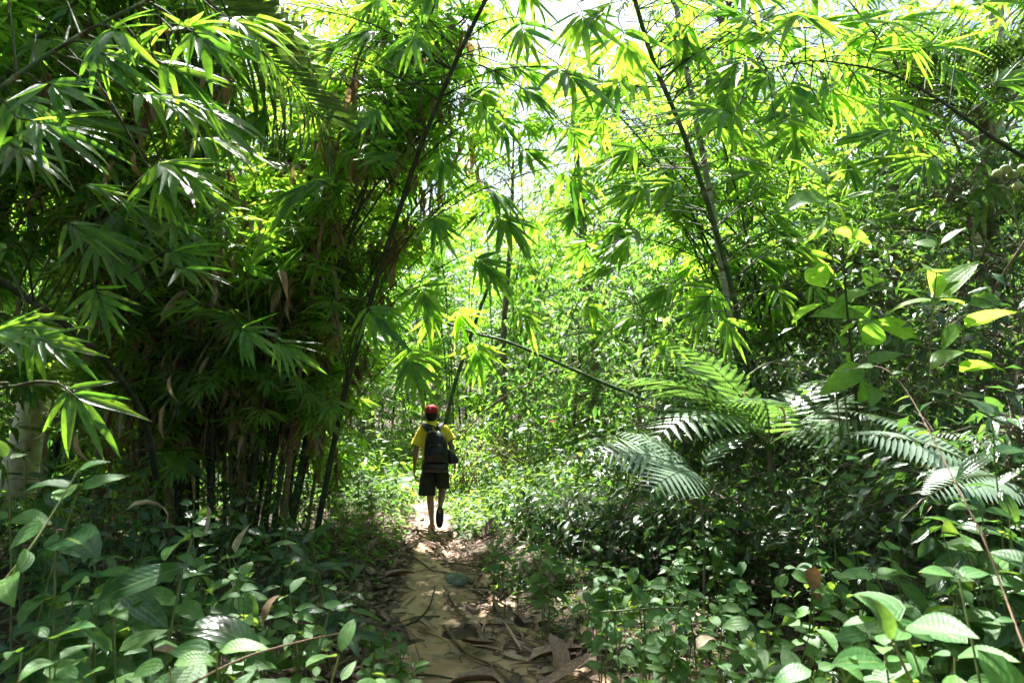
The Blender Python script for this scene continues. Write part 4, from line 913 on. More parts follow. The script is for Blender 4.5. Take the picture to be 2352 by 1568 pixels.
row('large_leaved_herb', 'herb with long ribbed dark leaves, {} from the left', 'herb', 'long-leaved herbs left of the path', [(160, 1235, 2.5, .26, 1), (395, 1235, 2.6, .23, 1), (300, 1330, 2.7, .22, 1)], seed=290, tm=T_LONG, key='gloss_long', mat='gloss', pairs=2, wf=1.25)
row('strap_leaved_herb', 'herb with narrow pale leaves beside the litter bank, {} from the left', 'herb', 'narrow-leaved herbs on the litter bank',
    [(745, 1230, 4.6, .20, 2), (790, 1300, 4.2, .19, 2), (850, 1190, 5.6, .18, 2), (720, 1400, 3.0, .20, 1), (690, 1180, 5.6, .18, 2)], seed=300, tm=T_LONG, key='gloss_long', mat='gloss', pairs=3, wf=.75)
row('soft_seedling', 'small soft seedling at the left rim of the path, {} from the left', 'seedling', 'seedlings at the left rim of the path', [(905, 1440, 3.9, .06, 3), (860, 1400, 4.4, .06, 3), (935, 1500, 3.6, .06, 3), (830, 1500, 3.5, .07, 3)], seed=320)
row('broad_leaved_shrub', 'light green shrub along the bottom edge, {} from the right corner', 'shrub', 'shrubs along the bottom edge, right of the path', start='right', pts=
    [(1410, 1535, 2.6, .09, 2), (1530, 1480, 2.6, .075, 3), (1690, 1500, 2.2, .085, 3), (1800, 1490, 2.3, .09, 3), (1900, 1520, 2.0, .085, 2), (2010, 1440, 2.0, .11, 3), (2120, 1520, 1.8, .11, 2), (2060, 1480, 1.9, .10, 3), (2300, 1330, 1.5, .13, 2), (2220, 1420, 1.6, .12, 2), (2360, 1420, 1.35, .13, 2)], seed=340, flat=.15)
row('broad_leaved_shrub', 'shrub in the second row right of the path, {} from the left', 'shrub', 'second row of shrubs right of the path',
    [(1500, 1330, 3.4, .08, 3), (1590, 1260, 3.8, .085, 3), (1640, 1390, 3.0, .08, 3), (1740, 1290, 3.4, .09, 3), (1850, 1240, 3.6, .09, 3), (1930, 1200, 3.4, .09, 3), (2010, 1290, 2.9, .10, 3), (2130, 1260, 2.7, .11, 3), (2230, 1200, 2.6, .12, 3), (2330, 1150, 2.5, .12, 3), (2090, 1380, 2.4, .10, 3), (1790, 1390, 2.8, .085, 3), (1440, 1400, 3.2, .07, 3)], seed=370)
row('broad_leaved_shrub', 'small shrub around the dark hollow, {} from the left', 'shrub', 'small shrubs around the dark hollow',
    [(1150, 1215, 5.8, .10, 3), (1290, 1250, 6.0, .095, 3), (1255, 1215, 5.0, .11, 2), (1400, 1300, 4.6, .09, 3), (1400, 1265, 4.6, .10, 2), (1480, 1250, 4.6, .10, 3), (1560, 1200, 4.8, .09, 3), (1650, 1180, 4.9, .09, 3), (1180, 1240, 5.6, .07, 3), (1490, 1400, 4.0, .08, 3), (1380, 1350, 4.0, .08, 3), (1690, 1250, 4.3, .09, 3)], seed=400)
row('glossy_shrub', 'tall glossy-leaved shrub at the right edge, {} from the right', 'shrub', 'tall glossy shrubs at the right edge', start='right', pts=
    [(2330, 690, 3.3, .10, 5), (2240, 800, 3.6, .10, 5), (2290, 930, 2.8, .10, 4), (2150, 740, 4.4, .11, 5), (2080, 880, 4.8, .10, 5), (2340, 1010, 2.4, .10, 4), (2200, 1010, 3.4, .10, 4), (1990, 960, 5.2, .11, 5)], seed=430, mat='gloss', key='gloss_ov', pairs=7)
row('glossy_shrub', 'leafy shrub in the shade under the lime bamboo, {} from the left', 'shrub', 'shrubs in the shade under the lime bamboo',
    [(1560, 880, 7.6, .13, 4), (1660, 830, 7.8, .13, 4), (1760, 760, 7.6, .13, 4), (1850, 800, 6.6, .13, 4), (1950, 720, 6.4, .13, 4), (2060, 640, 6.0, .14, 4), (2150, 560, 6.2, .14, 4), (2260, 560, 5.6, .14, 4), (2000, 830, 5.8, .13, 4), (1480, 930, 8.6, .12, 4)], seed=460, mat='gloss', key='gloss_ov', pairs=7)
row('sunlit_shrub', 'sunlit shrub on the bank behind the person, {} from the left', 'shrub', 'sunlit shrubs on the bank behind the person',
    [(760, 1040, 8.6, .11, 4), (830, 1000, 9.4, .11, 4), (890, 960, 10.4, .12, 4), (850, 1080, 8.6, .10, 4), (910, 1040, 10.0, .11, 3), (800, 930, 11.0, .13, 4), (1060, 960, 12.4, .12, 4), (1120, 1000, 11.2, .11, 4), (1230, 930, 11.6, .12, 4), (1330, 960, 10.8, .12, 4), (1420, 930, 10.6, .12, 4), (1290, 1010, 9.6, .11, 4), (1400, 1020, 9.2, .11, 4)], seed=490, pairs=6)
# the sapling with large lime leaves and its neighbours at the right
shrub('large_leaved_sapling', 'sapling with big lime green leaves in front of the palms', 'sapling', None, tb(1960, 4.6), W(1960, 400, 4.6).z, 3, .36, 520, mat='lime', key='lime_leaf', pairs=4, spread=.12, span=.16, flat=.5)
shrub('large_leaved_sapling', 'sapling with big drooping leaves and an upright tendril at the right', 'sapling', None, tb(2090, 4.2), W(2090, 590, 4.2).z, 3, .32, 521, mat='lime', key='lime_leaf', pairs=4, spread=.15, span=.25, flat=.5)
shrub('palm_leaved_herb', 'herb with one pale lobed leaf rising behind the person', 'herb', None, tb(1205, 10.4), W(1205, 890, 10.4).z, 1, .2, 522, mat='shrub', pairs=2, spread=.1)
shrub('lobed_leaf_shrub', 'shrub with wide ragged grey-green leaves behind the tendril', 'shrub', None, tb(1990, 5.0), W(1970, 790, 5.0).z, 2, .27, 523, mat='gloss', key='gloss_ov', pairs=3, spread=.3, wf=1.2)
shrub('climbing_seedling', 'tall thin lime seedling in front of the dark hollow at the right', 'seedling', None, tb(1840, 3.6), W(1830, 1000, 3.6).z, 2, .09, 524, mat='shrub', pairs=5, spread=.12)
shrub('arching_seedling', 'soft green seedling with winged leaf pairs at the left edge', 'seedling', None, tb(70, 2.6), W(90, 1060, 2.6).z, 2, .16, 525, mat='shrub', pairs=4, spread=.25)

# ------------------------------------------------------------------ vines, fallen log, stones, sticks, litter
def vine(label, pix, r, mat='brownstem', leaves=0, leaf=.06, seed=0, name='vine', lmat='shrub'):
    P = smooth_path([W(*p) for p in pix], 40); rng = np.random.default_rng(seed)
    th = empty(name, Vector(P[0]), label, 'vine'); mb = MB(); tube(mb, P, np.linspace(r, r * .5, 40), 6); link('stem', mb.mesh('stem', M[mat], P[0]), th)
    if leaves:
        LP = P[np.linspace(6, 39, leaves).astype(int)]; a = rng.uniform(0, 6.28, leaves); D = np.stack([np.cos(a), np.sin(a) * .6, rng.normal(0, .4, leaves)], 1)
        leaf_objects(th, P[0], 'leaf', 'shrub_leaf', T_OV, M[lmat], LP, frames(D, rng.normal(0, .4, (leaves, 3)) + [0, -.3, 1]), np.stack([leaf * rng.uniform(.7, 1.2, leaves), rng.uniform(.8, 1.1, leaves)], 1), rng.integers(0, 60, leaves))
    return th
vine('long pinkish-brown arching vine stem with lime leaflets at the right', [(2420, 1640, 1.75), (2350, 1480, 1.85), (2300, 1345, 2.0), (2260, 1240, 2.1), (2200, 1120, 2.3), (2140, 1000, 2.5), (2090, 910, 2.7), (2045, 855, 2.8), (2000, 840, 2.9), (1950, 850, 3.0)], .0034, leaves=9, seed=1)
vine('pale green tendril arching above the large fern', [(1870, 850, 5.0), (1810, 830, 5.0), (1760, 835, 5.0), (1720, 860, 5.0), (1870, 940, 5.0)][0:4], .006, 'stem', 2, seed=2)
vine('thin pale stalk crossing the shrubs at the right', [(1990, 640, 4.6), (2100, 700, 4.5), (2200, 740, 4.4), (2330, 820, 4.3)], .005, 'stem', 5, seed=3)
vine('green shoot creeping across the herbs right of the path', [(1380, 1405, 3.6), (1450, 1400, 3.5), (1540, 1395, 3.4), (1620, 1410, 3.3), (1700, 1450, 3.1), (1780, 1520, 2.8)], .005, 'stem', 10, seed=4)
vine('yellow-green shoot rising at the left edge', [(-30, 1380, 2.0), (60, 1270, 2.1), (120, 1180, 2.2), (180, 1080, 2.3)], .005, 'stem', 5, .14, seed=5)
vine('woody brown vine at the bottom edge left of the path', [(400, 1590, 1.8), (560, 1510, 2.0), (700, 1470, 2.2), (800, 1450, 2.5)], .004, leaves=4, seed=6)
vine('hanging brown vine by the vine-hung tree', [(1190, 300, 14.5), (1200, 500, 14.6), (1185, 700, 14.7), (1200, 920, 14.8)], .012, leaves=0, seed=7)
vine('thin dry stem leaning behind the person', [(1060, 1000, 11.5), (1130, 930, 11.3), (1230, 870, 11.0), (1330, 830, 10.8)], .012, seed=8)
vine('brown double stem slanting at the right edge', [(2270, 690, 4.2), (2310, 620, 4.1), (2370, 530, 4.0)], .010, seed=9)
vine('dark upright stem of the tendril sapling', [(1985, 1110, 4.4), (1965, 900, 4.4), (1945, 700, 4.4), (1935, 560, 4.4)], .012, 'twig', 6, .09, seed=10)

def rough_tube(name, label, cat, pts, r, mat, seed, sides=12, n=26, amp=.14, parent=None, group=None):
    rng = np.random.default_rng(seed); P = smooth_path(pts, n); mb = MB(); tube(mb, P, np.asarray(r) if not np.isscalar(r) else np.full(n, r) * (1 + rng.normal(0, .05, n)), sides)
    ph = rng.uniform(0, 6, 4); V = mb.V[0]; c = np.repeat(P, sides, 0); k = 1 + amp * np.sin(V[:, 0] * 9 + V[:, 2] * 21 + ph[0]) * np.sin(V[:, 1] * 11 + V[:, 0] * 4 + ph[1]); mb.V[0] = (c + (V - c) * k[:, None]).astype(np.float32)
    for q in (1, 2):
        if len(mb.V) > q: mb.V[q] = mb.V[0][-sides:] if q == 1 else mb.V[0][:sides]
    o = link(name, mb.mesh(name, M[mat], P[0]), None, Matrix.Translation(Vector(P[0]))); return tag(o, label, cat, group)
l0, l1 = tb(1225, 8.6), tb(1450, 8.2)
rough_tube('fallen_log', 'black rotten fallen log lying in the hollow right of the path', 'log', [(l0[0], l0[1], l0[2] - .06), ((l0[0] + l1[0]) / 2, 8.4, gz((l0[0] + l1[0]) / 2, 8.4) + .12), (l1[0], l1[1], l1[2] + .14)], .13, 'log', 1)
r0_, r1_ = tb(2050, 3.3), tb(2200, 2.6)
rough_tube('rotten_branch', 'dark rotten branch lying among the herbs at the lower right', 'branch', [(r0_[0] - .25, 3.3, r0_[2] + .16), (r0_[0], 3.0, r0_[2] + .13), (r1_[0], 2.7, r1_[2] + .09)], .05, 'log', 2)

def blob(name, label, cat, loc, size, mat, seed, tilt=0):
    rng = np.random.default_rng(seed); mb = MB(); nu, nv = 16, 10; V = []
    for j in range(nv + 1):
        for i_ in range(nu):
            th_, ph_ = math.pi * j / nv, 2 * math.pi * i_ / nu; d = Vector((math.sin(th_) * math.cos(ph_), math.sin(th_) * math.sin(ph_), math.cos(th_)))
            k = 1 + .12 * math.sin(3 * d.x + seed) + .1 * math.sin(4 * d.y + 2 * d.z + seed * 2); V.append((d.x * k * size[0], d.y * k * size[1], d.z * k * size[2]))
    F = [(j * nu + i_, (j + 1) * nu + i_, (j + 1) * nu + (i_ + 1) % nu, j * nu + (i_ + 1) % nu) for j in range(nv) for i_ in range(nu)]
    mb.add(V, F); o = link(name, mb.mesh(name, M[mat]), None, Matrix.Translation(loc) @ Rm(seed * 40, tilt)); return tag(o, label, cat)
sx = W(1050, 1290, 6.6).x
blob('mossy_stone', 'grey-green mossy stone at the right rim of the path', 'stone', (sx, 6.6, gz(sx, 6.6) + .025), (.19, .13, .06), 'stone', 3)
sx = W(955, 1222, 8.8).x
blob('tan_stone', 'small tan stone beside the heel of the walking person', 'stone', (sx - .1, 8.6, gz(sx, 8.6) + .03), (.12, .09, .07), 'stone', 5)

def stick(label, pix, r, seed, mat='brownstem', name='stick', cat='stick', group='sticks on the path'):
    """pix: points (px, Y) lying on the ground"""
    pts = []
    for (px, py) in pix:
        Y = CAM_H * 0.97 / max(.02, -((W(px, py, 10).z - CAM_H) / 10)); x = W(px, py, Y).x; pts.append((x, Y, gz(x, Y) + .018 + r))
    return rough_tube(name, label, cat, pts, np.linspace(r, r * .5, 20), mat, seed, 7, 20, .12, group=group)
stick('long curved dark stick lying across the sandy path', [(895, 1425), (950, 1400), (985, 1370), (1000, 1330)], .011, 1, 'twig')
stick('long brown root strip running down the path from the stone', [(940, 1270), (1000, 1310), (1040, 1360), (1070, 1400)], .012, 2)
stick('pair of reddish strips curving through the middle of the path', [(1020, 1410), (1065, 1470), (1120, 1500), (1200, 1530)], .012, 3)
stick('dark forked stick at the top of the clay bank', [(950, 1240), (990, 1232), (1030, 1228)], .012, 4, 'twig')
stick('brown stick on the right half of the path', [(1010, 1290), (1060, 1290), (1110, 1310), (1150, 1330)], .010, 5)
stick('short dark stick near the bottom edge of the path', [(900, 1530), (990, 1525), (1040, 1532)], .009, 6, 'twig')
stick('thin curved twig on the sand in the middle of the path', [(960, 1420), (1000, 1430), (1030, 1450), (1035, 1470)], .005, 7)
stick('slender brown stick along the right rim of the path', [(1090, 1330), (1130, 1370), (1170, 1420), (1190, 1460)], .009, 8)
stick('pale stick beside the litter bank left of the path', [(880, 1360), (920, 1400), (960, 1440)], .010, 9, 'husk')
stick('grey stick crossing the path behind the heel', [(945, 1215), (1000, 1208), (1050, 1215)], .012, 10, 'twig')

def ground_leaf(name, label, px, py, ln, wf, az, seed, mat='litter', tm=None, key='litter_leaf', group=None, lift=.03, el=5, ro=0, Y=None, cat='dead leaf'):
    if Y is None: Y = CAM_H * 0.97 / max(.02, -((W(px, py, 10).z - CAM_H) / 10))
    x = W(px, py, Y).x; ms = cached(tm or T_DEADFLAT, key, M[mat])
    o = link(name, ms[seed % len(ms)], None, Matrix.Translation((x, Y, gz(x, Y) + lift)) @ Rm(az, el, ro) @ Matrix.Diagonal((ln, ln * wf, ln, 1)))
    return tag(o, label, cat, group)
T_DEADFLAT = [leaf_tmpl('ovate', 6, .5, .2, .2, .05, .05, 31), leaf_tmpl('ovate', 6, .62, -.3, .2, .06, 0, 32), leaf_tmpl('lance', 6, .2, .3, .8, .06, .15, 33), leaf_tmpl('ellip', 6, .4, .6, .5, .08, .1, 34)]
T_STRIP = [leaf_tmpl('strap', 7, .085, d, f, .02, c, 50 + k) for k, (d, f, c) in enumerate([(.06, .7, .25), (-.05, .9, -.3), (.1, .5, .5)])]
T_HUSK = [leaf_tmpl('strap', 7, .17, d, f, .03, c, 40 + k) for k, (d, f, c) in enumerate([(.2, 1.3, .1), (-.3, 1.0, -.1), (.5, 1.6, .2)])]
GL = 'big dead leaves on the path'
for k, (px, py, ln, wf, az, s, lab) in enumerate([
    (900, 1400, .26, 1.0, 100, 1, 'large pinkish veined dead leaf on the litter bank left of the path'), (1240, 1525, .24, 1.0, 20, 0, 'large veined brown dead leaf at the bottom of the path'), (1180, 1350, .22, .9, 190, 3, 'brown dead leaf on the right rim of the path below the stone'),
    (1230, 1420, .2, .9, 60, 1, 'purplish dead leaf where the grass meets the path'), (1150, 1480, .22, .8, 320, 0, 'dark wet dead leaf in the middle right of the path'), (1080, 1395, .16, .8, 250, 3, 'small dark dead leaf beside the root strip'),
    (1310, 1490, .18, .9, 150, 1, 'grey dead leaf near the red husk'), (1020, 1480, .14, .8, 10, 0, 'small dead leaf on the bare sand'), (965, 1180, .2, .8, 80, 3, 'dead leaf in front of the walking person'), (1040, 1180, .2, .8, 140, 1, 'dead leaf right of the standing foot')]):
    ground_leaf('fallen_leaf', lab, px, py, ln, wf, az, s, group=GL)
HG = 'bamboo sheaths on the ground'
for k, (px, py, ln, wf, az, el, lab) in enumerate([
    (1215, 1500, .42, 1.5, 20, 8, 'dark red bamboo sheath at the right rim of the path'), (1250, 1560, .4, 1.4, 35, 12, 'pale tan sheath curling up at the bottom of the path'), (1290, 1540, .3, 2.0, 95, 50, 'upright brown sheath stump at the right rim of the path'), (1110, 1240, .3, 1.6, 50, 45, 'brown sheath standing behind the mossy stone'),
    (1300, 1580, .3, 1.8, 330, 10, 'grey sheath at the bottom edge right of the path'), (1150, 1545, .35, 1.1, 170, 5, 'thin sheath strip on the sand at the bottom'), (960, 1400, .3, 1.0, 300, 5, 'pinkish sheath strip at the left rim of the path'), (1060, 1450, .4, 1.0, 310, 5, 'long split sheath in the middle of the path'),
    (880, 1330, .32, 1.3, 30, 14, 'red-brown sheath lying on the litter bank'), (1130, 1290, .3, 1.2, 110, 20, 'sheath leaning at the right rim above the grass'), (840, 1290, .3, 1.2, 70, 20, 'tan sheath high on the litter bank'), (1270, 1360, .28, 1.3, 120, 30, 'pale sheath in the grass right of the path')]):
    ground_leaf('bamboo_sheath', lab, px, py, ln, wf, az, k, 'husk', T_HUSK, 'sheath', HG, .035, el, cat='sheath')
# dead leaves hanging among the plants
for k, (px, py, Y, ln, wf, az, el, lab) in enumerate([
    (475, 1160, 4.0, .26, 1.4, 80, -75, 'pale dead bamboo sheath hanging upright before the dark canes'), (605, 1430, 2.6, .2, 1.6, 70, 70, 'tan dead leaf standing among the herbs at the lower left'), (540, 1270, 3.4, .2, 2.0, 60, 70, 'pale curled dead leaf among the shrubs left of the litter'),
    (290, 1170, 3.4, .36, .8, 30, 30, 'thin curved dead leaf arching above the long-leaved herbs'), (1870, 1300, 2.9, .2, 3.2, 80, -80, 'round orange-brown dead leaf standing in the herbs at the right'), (1600, 1490, 2.8, .22, 2.0, 30, 35, 'red-brown dead leaf in the grass at the lower right'),
    (1720, 900, 5.4, .2, 2.4, 200, -30, 'brown dead leaf caught on the large fern'), (1790, 930, 5.0, .24, .9, 300, -45, 'pink dead sheath caught on the large fern'), (1280, 970, 9.2, .3, 2.4, 200, 10, 'pale dead leaf lying on the fern behind the person'), (395, 860, 5.0, .34, 1.4, 250, -70, 'pale curled dead leaf hanging in the dark bamboo'),
    (265, 370, 4.2, .3, 1.6, 250, -65, 'bunched tan dead leaf hanging in the upper left bamboo'), (310, 350, 4.2, .3, 1.2, 290, -75, 'second tan dead leaf hanging beside the bunched one'), (380, 930, 4.8, .34, 1.2, 260, -65, 'reddish dead leaf hanging low in the dark bamboo'), (180, 990, 3.6, .3, 1.1, 260, -80, 'tan dead strip hanging at the left edge'),
    (640, 620, 5.6, .42, 1.6, 320, -50, 'broad grey dead leaf hanging before the dry leaves'), (350, 1490, 2.2, .26, 1.3, 10, 0, 'purplish dead leaf lying in the herbs at the lower left')]):
    t = W(px, py, Y); ms = cached(T_DEAD, 'hanging_dead', M['dead'])
    tag(link('dead_leaf', ms[k % 4], None, Matrix.Translation(t) @ Rm(az, el, 20) @ Matrix.Diagonal((ln * .75, ln * wf * .55, ln * .75, 1))), lab, 'dead leaf', 'dead leaves caught among the plants')

T_LITTER = [leaf_tmpl('ovate', 5, .5, .12, .25, .06, .05, 61), leaf_tmpl('ovate', 5, .62, -.15, .15, .07, 0, 62), leaf_tmpl('lance', 5, .2, .1, .5, .05, .2, 63), leaf_tmpl('ellip', 5, .4, .2, .35, .08, .1, 64), T_STRIP[0]]
# small litter that nobody could count
def litter(name, label, n, fx, yr, leaf, seed, sd):
    rng = np.random.default_rng(seed); Y = rng.uniform(*yr, n); cx, hw = path_x(Y); X = cx + fx(rng, n, hw); Z = ground_z(X, Y) + .02 + rng.uniform(0, sd, n)
    a = rng.uniform(0, 6.28, n); el = rng.normal(0, .18, n); lv = Leaves()
    lv.add(np.stack([X, Y, Z], 1), frames(np.stack([np.cos(a), np.sin(a), el], 1), rng.normal(0, .3, (n, 3)) + [0, 0, 1]), np.stack([leaf * rng.uniform(.4, 1.4, n), rng.uniform(.4, 1.2, n)], 1), rng.integers(0, 60, n), rng.uniform(0, 1, n))
    mb = MB(); place(mb, T_LITTER, *lv.done()); tag(link(name, mb.mesh(name, M['litter'])), label, kind='stuff')
litter('leaf_litter', 'brown leaf litter heaped on the bank left of the path', 3800, lambda r, n, hw: -hw * .85 - np.abs(r.normal(0, .42, n)), (3.4, 9.5), .10, 80, .05)
litter('leaf_litter', 'brown leaf litter along the right rim of the path', 800, lambda r, n, hw: hw * .75 + r.normal(0, .18, n), (3.2, 9.0), .085, 81, .02)
litter('leaf_litter', 'leaf crumbs scattered over the sandy path', 300, lambda r, n, hw: hw * r.uniform(-1, 1, n), (3.2, 12), .045, 82, .004)
litter('leaf_litter', 'leaf litter under the bamboo and shrubs', 5000, lambda r, n, hw: (lambda q: np.sign(q) * (hw * 1.02 + np.abs(q)))(r.uniform(-5.5, 5.5, n)), (4.0, 11), .11, 83, .03)
rng = np.random.default_rng(84); mb = MB()
for k in range(300):
    Y = rng.uniform(3.4, 9.2); cx, hw = path_x(Y); x = cx + (rng.normal(.35, .4) if k % 3 else -hw - abs(rng.normal(0, .3))) * 1.0; a = rng.normal(1.9, .7); l = rng.uniform(.06, .22) * (2.2 if k % 6 == 0 else 1)
    p = np.array([x, Y, gz(x, Y) + .022]); q = p + np.array([math.cos(a) * l, math.sin(a) * l, 0]); q[2] = gz(q[0], q[1]) + .022; tube(mb, [p, (p + q) / 2 + rng.normal(0, .012, 3) * [1, 1, .3], q], [.0035, .003, .002], 4, R=rng.uniform(0, 1))
tag(link('twig_litter', mb.mesh('twig_litter', M['brownstem'])), 'small broken twigs strewn along the path', kind='stuff')
rng = np.random.default_rng(85); n = 300; Y = rng.uniform(3.3, 9.3, n); cx, hw = path_x(Y); X = cx + hw * np.where(rng.uniform(0, 1, n) < .45, rng.uniform(-1.5, -.6, n), rng.normal(.45, .4, n)); lv = Leaves()
a = rng.normal(2.0, .42, n); lv.add(np.stack([X, Y, ground_z(X, Y) + .02 + rng.uniform(0, .015, n)], 1), frames(np.stack([np.cos(a), np.sin(a), rng.normal(0, .08, n)], 1), rng.normal(0, .25, (n, 3)) + [0, 0, 1]), np.stack([rng.uniform(.08, .5, n) ** 1.1, rng.uniform(.5, 1.2, n)], 1), rng.integers(0, 60, n), rng.uniform(0, 1, n))
mb = MB(); place(mb, T_STRIP, *lv.done()); tag(link('bark_litter', mb.mesh('bark_litter', M['husk'])), 'broken strips of bamboo sheath strewn along the path', kind='stuff')
# fruit heads at the right edge
fb = W(2300, 400, 4.2); th = empty('fruit_cluster', fb, 'pale green lumpy fruit cluster on a stalk at the right edge', 'fruit')
M['fruit'] = solid_mat('green_fruit', [(0.16, 0.22, 0.07), (0.30, 0.36, 0.14)], .6, 60, (1, 1, 1), .8, .01)
mb = MB(); tube(mb, [(0.1, 0, -.5), (.06, 0, -.2), (0, 0, -.02)], [.008, .006, .005], 6); link('stalk', mb.mesh('stalk', M['stem']), th)
for k, (dx, dz, s) in enumerate([(-.03, .0, .035), (.03, .03, .04), (.08, .0, .035), (.1, -.08, .04), (.14, .04, .035)]):
    f = blob('fruit', None, None, (dx, 0, dz), (s, s * .8, s * .7), 'fruit', 7 + k); f.parent = th

# ------------------------------------------------------------------ the walking person
PX0, PY0 = W(1000, 1195, 9.45).x, 9.45
PB0 = Vector((PX0, PY0, gz(PX0, PY0) + 0.014))
person = empty('person', PB0, 'person walking away in a red cap, yellow shirt and dark shorts', 'person')
M['skin'] = solid_mat('skin', [(0.20, 0.115, 0.07), (0.25, 0.145, 0.09)], .55, 12, bump=.05, spec=.4)
M['shirt'] = solid_mat('yellow_shirt', [(0.80, 0.62, 0.05), (0.86, 0.70, 0.08)], .85, 7, (1, 1, .5), .6, .03, spec=.2)
M['shorts'] = solid_mat('dark_shorts', [(0.014, 0.016, 0.011), (0.026, 0.03, 0.02)], .9, 8, (1, 1, .5), .5, .03, spec=.15)
M['cap'] = solid_mat('red_cap', [(0.42, 0.012, 0.022), (0.52, 0.02, 0.03)], .7, 20, bump=.1, spec=.3)
M['hair'] = solid_mat('black_hair', [(0.008, 0.006, 0.005), (0.016, 0.012, 0.01)], .5, 60, (1, 1, .1), .6, .01)
M['nylon'] = solid_mat('black_nylon', [(0.005, 0.006, 0.010), (0.010, 0.011, 0.017)], .36, 6, bump=.6, bdist=.04, spec=.35)
M['strap'] = solid_mat('black_webbing', [(0.012, 0.012, 0.018), (0.02, 0.02, 0.028)], .7, 60, bump=.2)
M['rubber'] = solid_mat('black_rubber', [(0.010, 0.010, 0.012), (0.02, 0.02, 0.022)], .6, 30, bump=.2)

def skin_mesh(name, verts, edges, radii, mat, root=0, sub=2):
    me = bpy.data.meshes.new(name + '_skel'); me.from_pydata(verts, edges, []); o = bpy.data.objects.new(name + '_skel', me); COL.objects.link(o)
    md = o.modifiers.new('s', 'SKIN'); md.use_smooth_shade = True; md.branch_smoothing = .6
    for k, r in enumerate(radii):
        sv = me.skin_vertices[0].data[k]; sv.radius = (r, r) if np.isscalar(r) else r; sv.use_root = k == root
    sb = o.modifiers.new('u', 'SUBSURF'); sb.levels = sub; sb.render_levels = sub
    dg = bpy.context.evaluated_depsgraph_get(); out = bpy.data.meshes.new_from_object(o.evaluated_get(dg)); out.name = name
    bpy.data.objects.remove(o); bpy.data.meshes.remove(me)
    out.materials.clear(); out.materials.append(mat)
    for p in out.polygons: p.use_smooth = True
    return out
V = []; E = []; Rd = []
def jt(p, r, par=None):
    V.append(p); Rd.append(r); k = len(V) - 1
    if par is not None: E.append((par, k))
    return k
pel = jt((-.015, 0, .93), .125); wst = jt((-.02, .0, 1.08), .115, pel); chs = jt((-.035, .01, 1.28), .125, wst); nkb = jt((-.055, .015, 1.42), .07, chs)
nck = jt((-.066, .02, 1.49), .052, nkb); hd1 = jt((-.072, .03, 1.565), .075, nck); hd2 = jt((-.073, .032, 1.64), .078, hd1)
for sx, sh, el, wr, hip, kn, an, toe in (
    (-1, (-.215, .01, 1.36), (-.275, -.03, 1.09), (-.30, .03, .845), (-.105, 0, .88), (-.078, .03, .47), (-.043, -.015, .085), [(-.045, -.03, .045), (-.055, .08, .035), (-.06, .15, .03)]),
    (1, (.135, .015, 1.365), (.215, -.02, 1.12), (.25, .10, .895), (.075, 0, .88), (.078, .10, .50), (.082, -.19, .335), [(.082, -.235, .31), (.084, -.215, .21), (.085, -.195, .125)])):
    s = jt(sh, .058, chs); s2 = jt(tuple(np.array(sh) * .55 + np.array(el) * .45), .046, s); e = jt(el, .039, s2); f = jt(tuple(np.array(el) * .65 + np.array(wr) * .35), .04, e); w_ = jt(wr, .026, f)
    # hand: palm, four fingers of different length and a thumb from the side of the palm
    dn = np.array([-.004 * sx, .03, -1.0]); dn /= np.linalg.norm(dn); pm = np.array(wr) + dn * .055; pk = jt(tuple(pm), (.022, .032), w_)
    for q, (fy, fl) in enumerate(((.030, .070), (.010, .078), (-.010, .072), (-.028, .058))):
        k0 = pm + dn * .035 + np.array([0, fy * .9, 0]); a_ = jt(tuple(k0), .0095, pk)
        b_ = jt(tuple(k0 + dn * fl * .55 + np.array([-.006 * sx, 0, 0])), .0085, a_); jt(tuple(k0 + dn * fl + np.array([-.022 * sx, 0, 0])), .0075, b_)
    t0 = jt(tuple(np.array(wr) + dn * .03 + np.array([-.004 * sx, .035, 0])), .011, w_); jt(tuple(np.array(wr) + dn * .075 + np.array([-.010 * sx, .052, 0])), .009, t0)
    h = jt(hip, .085, pel); th2 = jt(tuple(np.array(hip) * .5 + np.array(kn) * .5), .072, h); k_ = jt(kn, .052, th2)
    cf = jt(tuple(np.array(kn) * .68 + np.array(an) * .32 + np.array([0, -.018, 0])), .055, k_); lo_ = jt(tuple(np.array(kn) * .25 + np.array(an) * .75), .036, cf); a3 = jt(an, .033, lo_)
    f0 = jt(toe[0], .032, a3); f1 = jt(toe[1], (.038, .026), f0); jt(toe[2], (.034, .018), f1)
link('body', skin_mesh('body', V, E, Rd, M['skin']), person)
# ears
for sx in (-1, 1):
    e_ = blob('ear', None, None, (-.073 + sx * .079, .035, 1.585), (.012, .018, .03), 'skin', 2); e_.parent = person

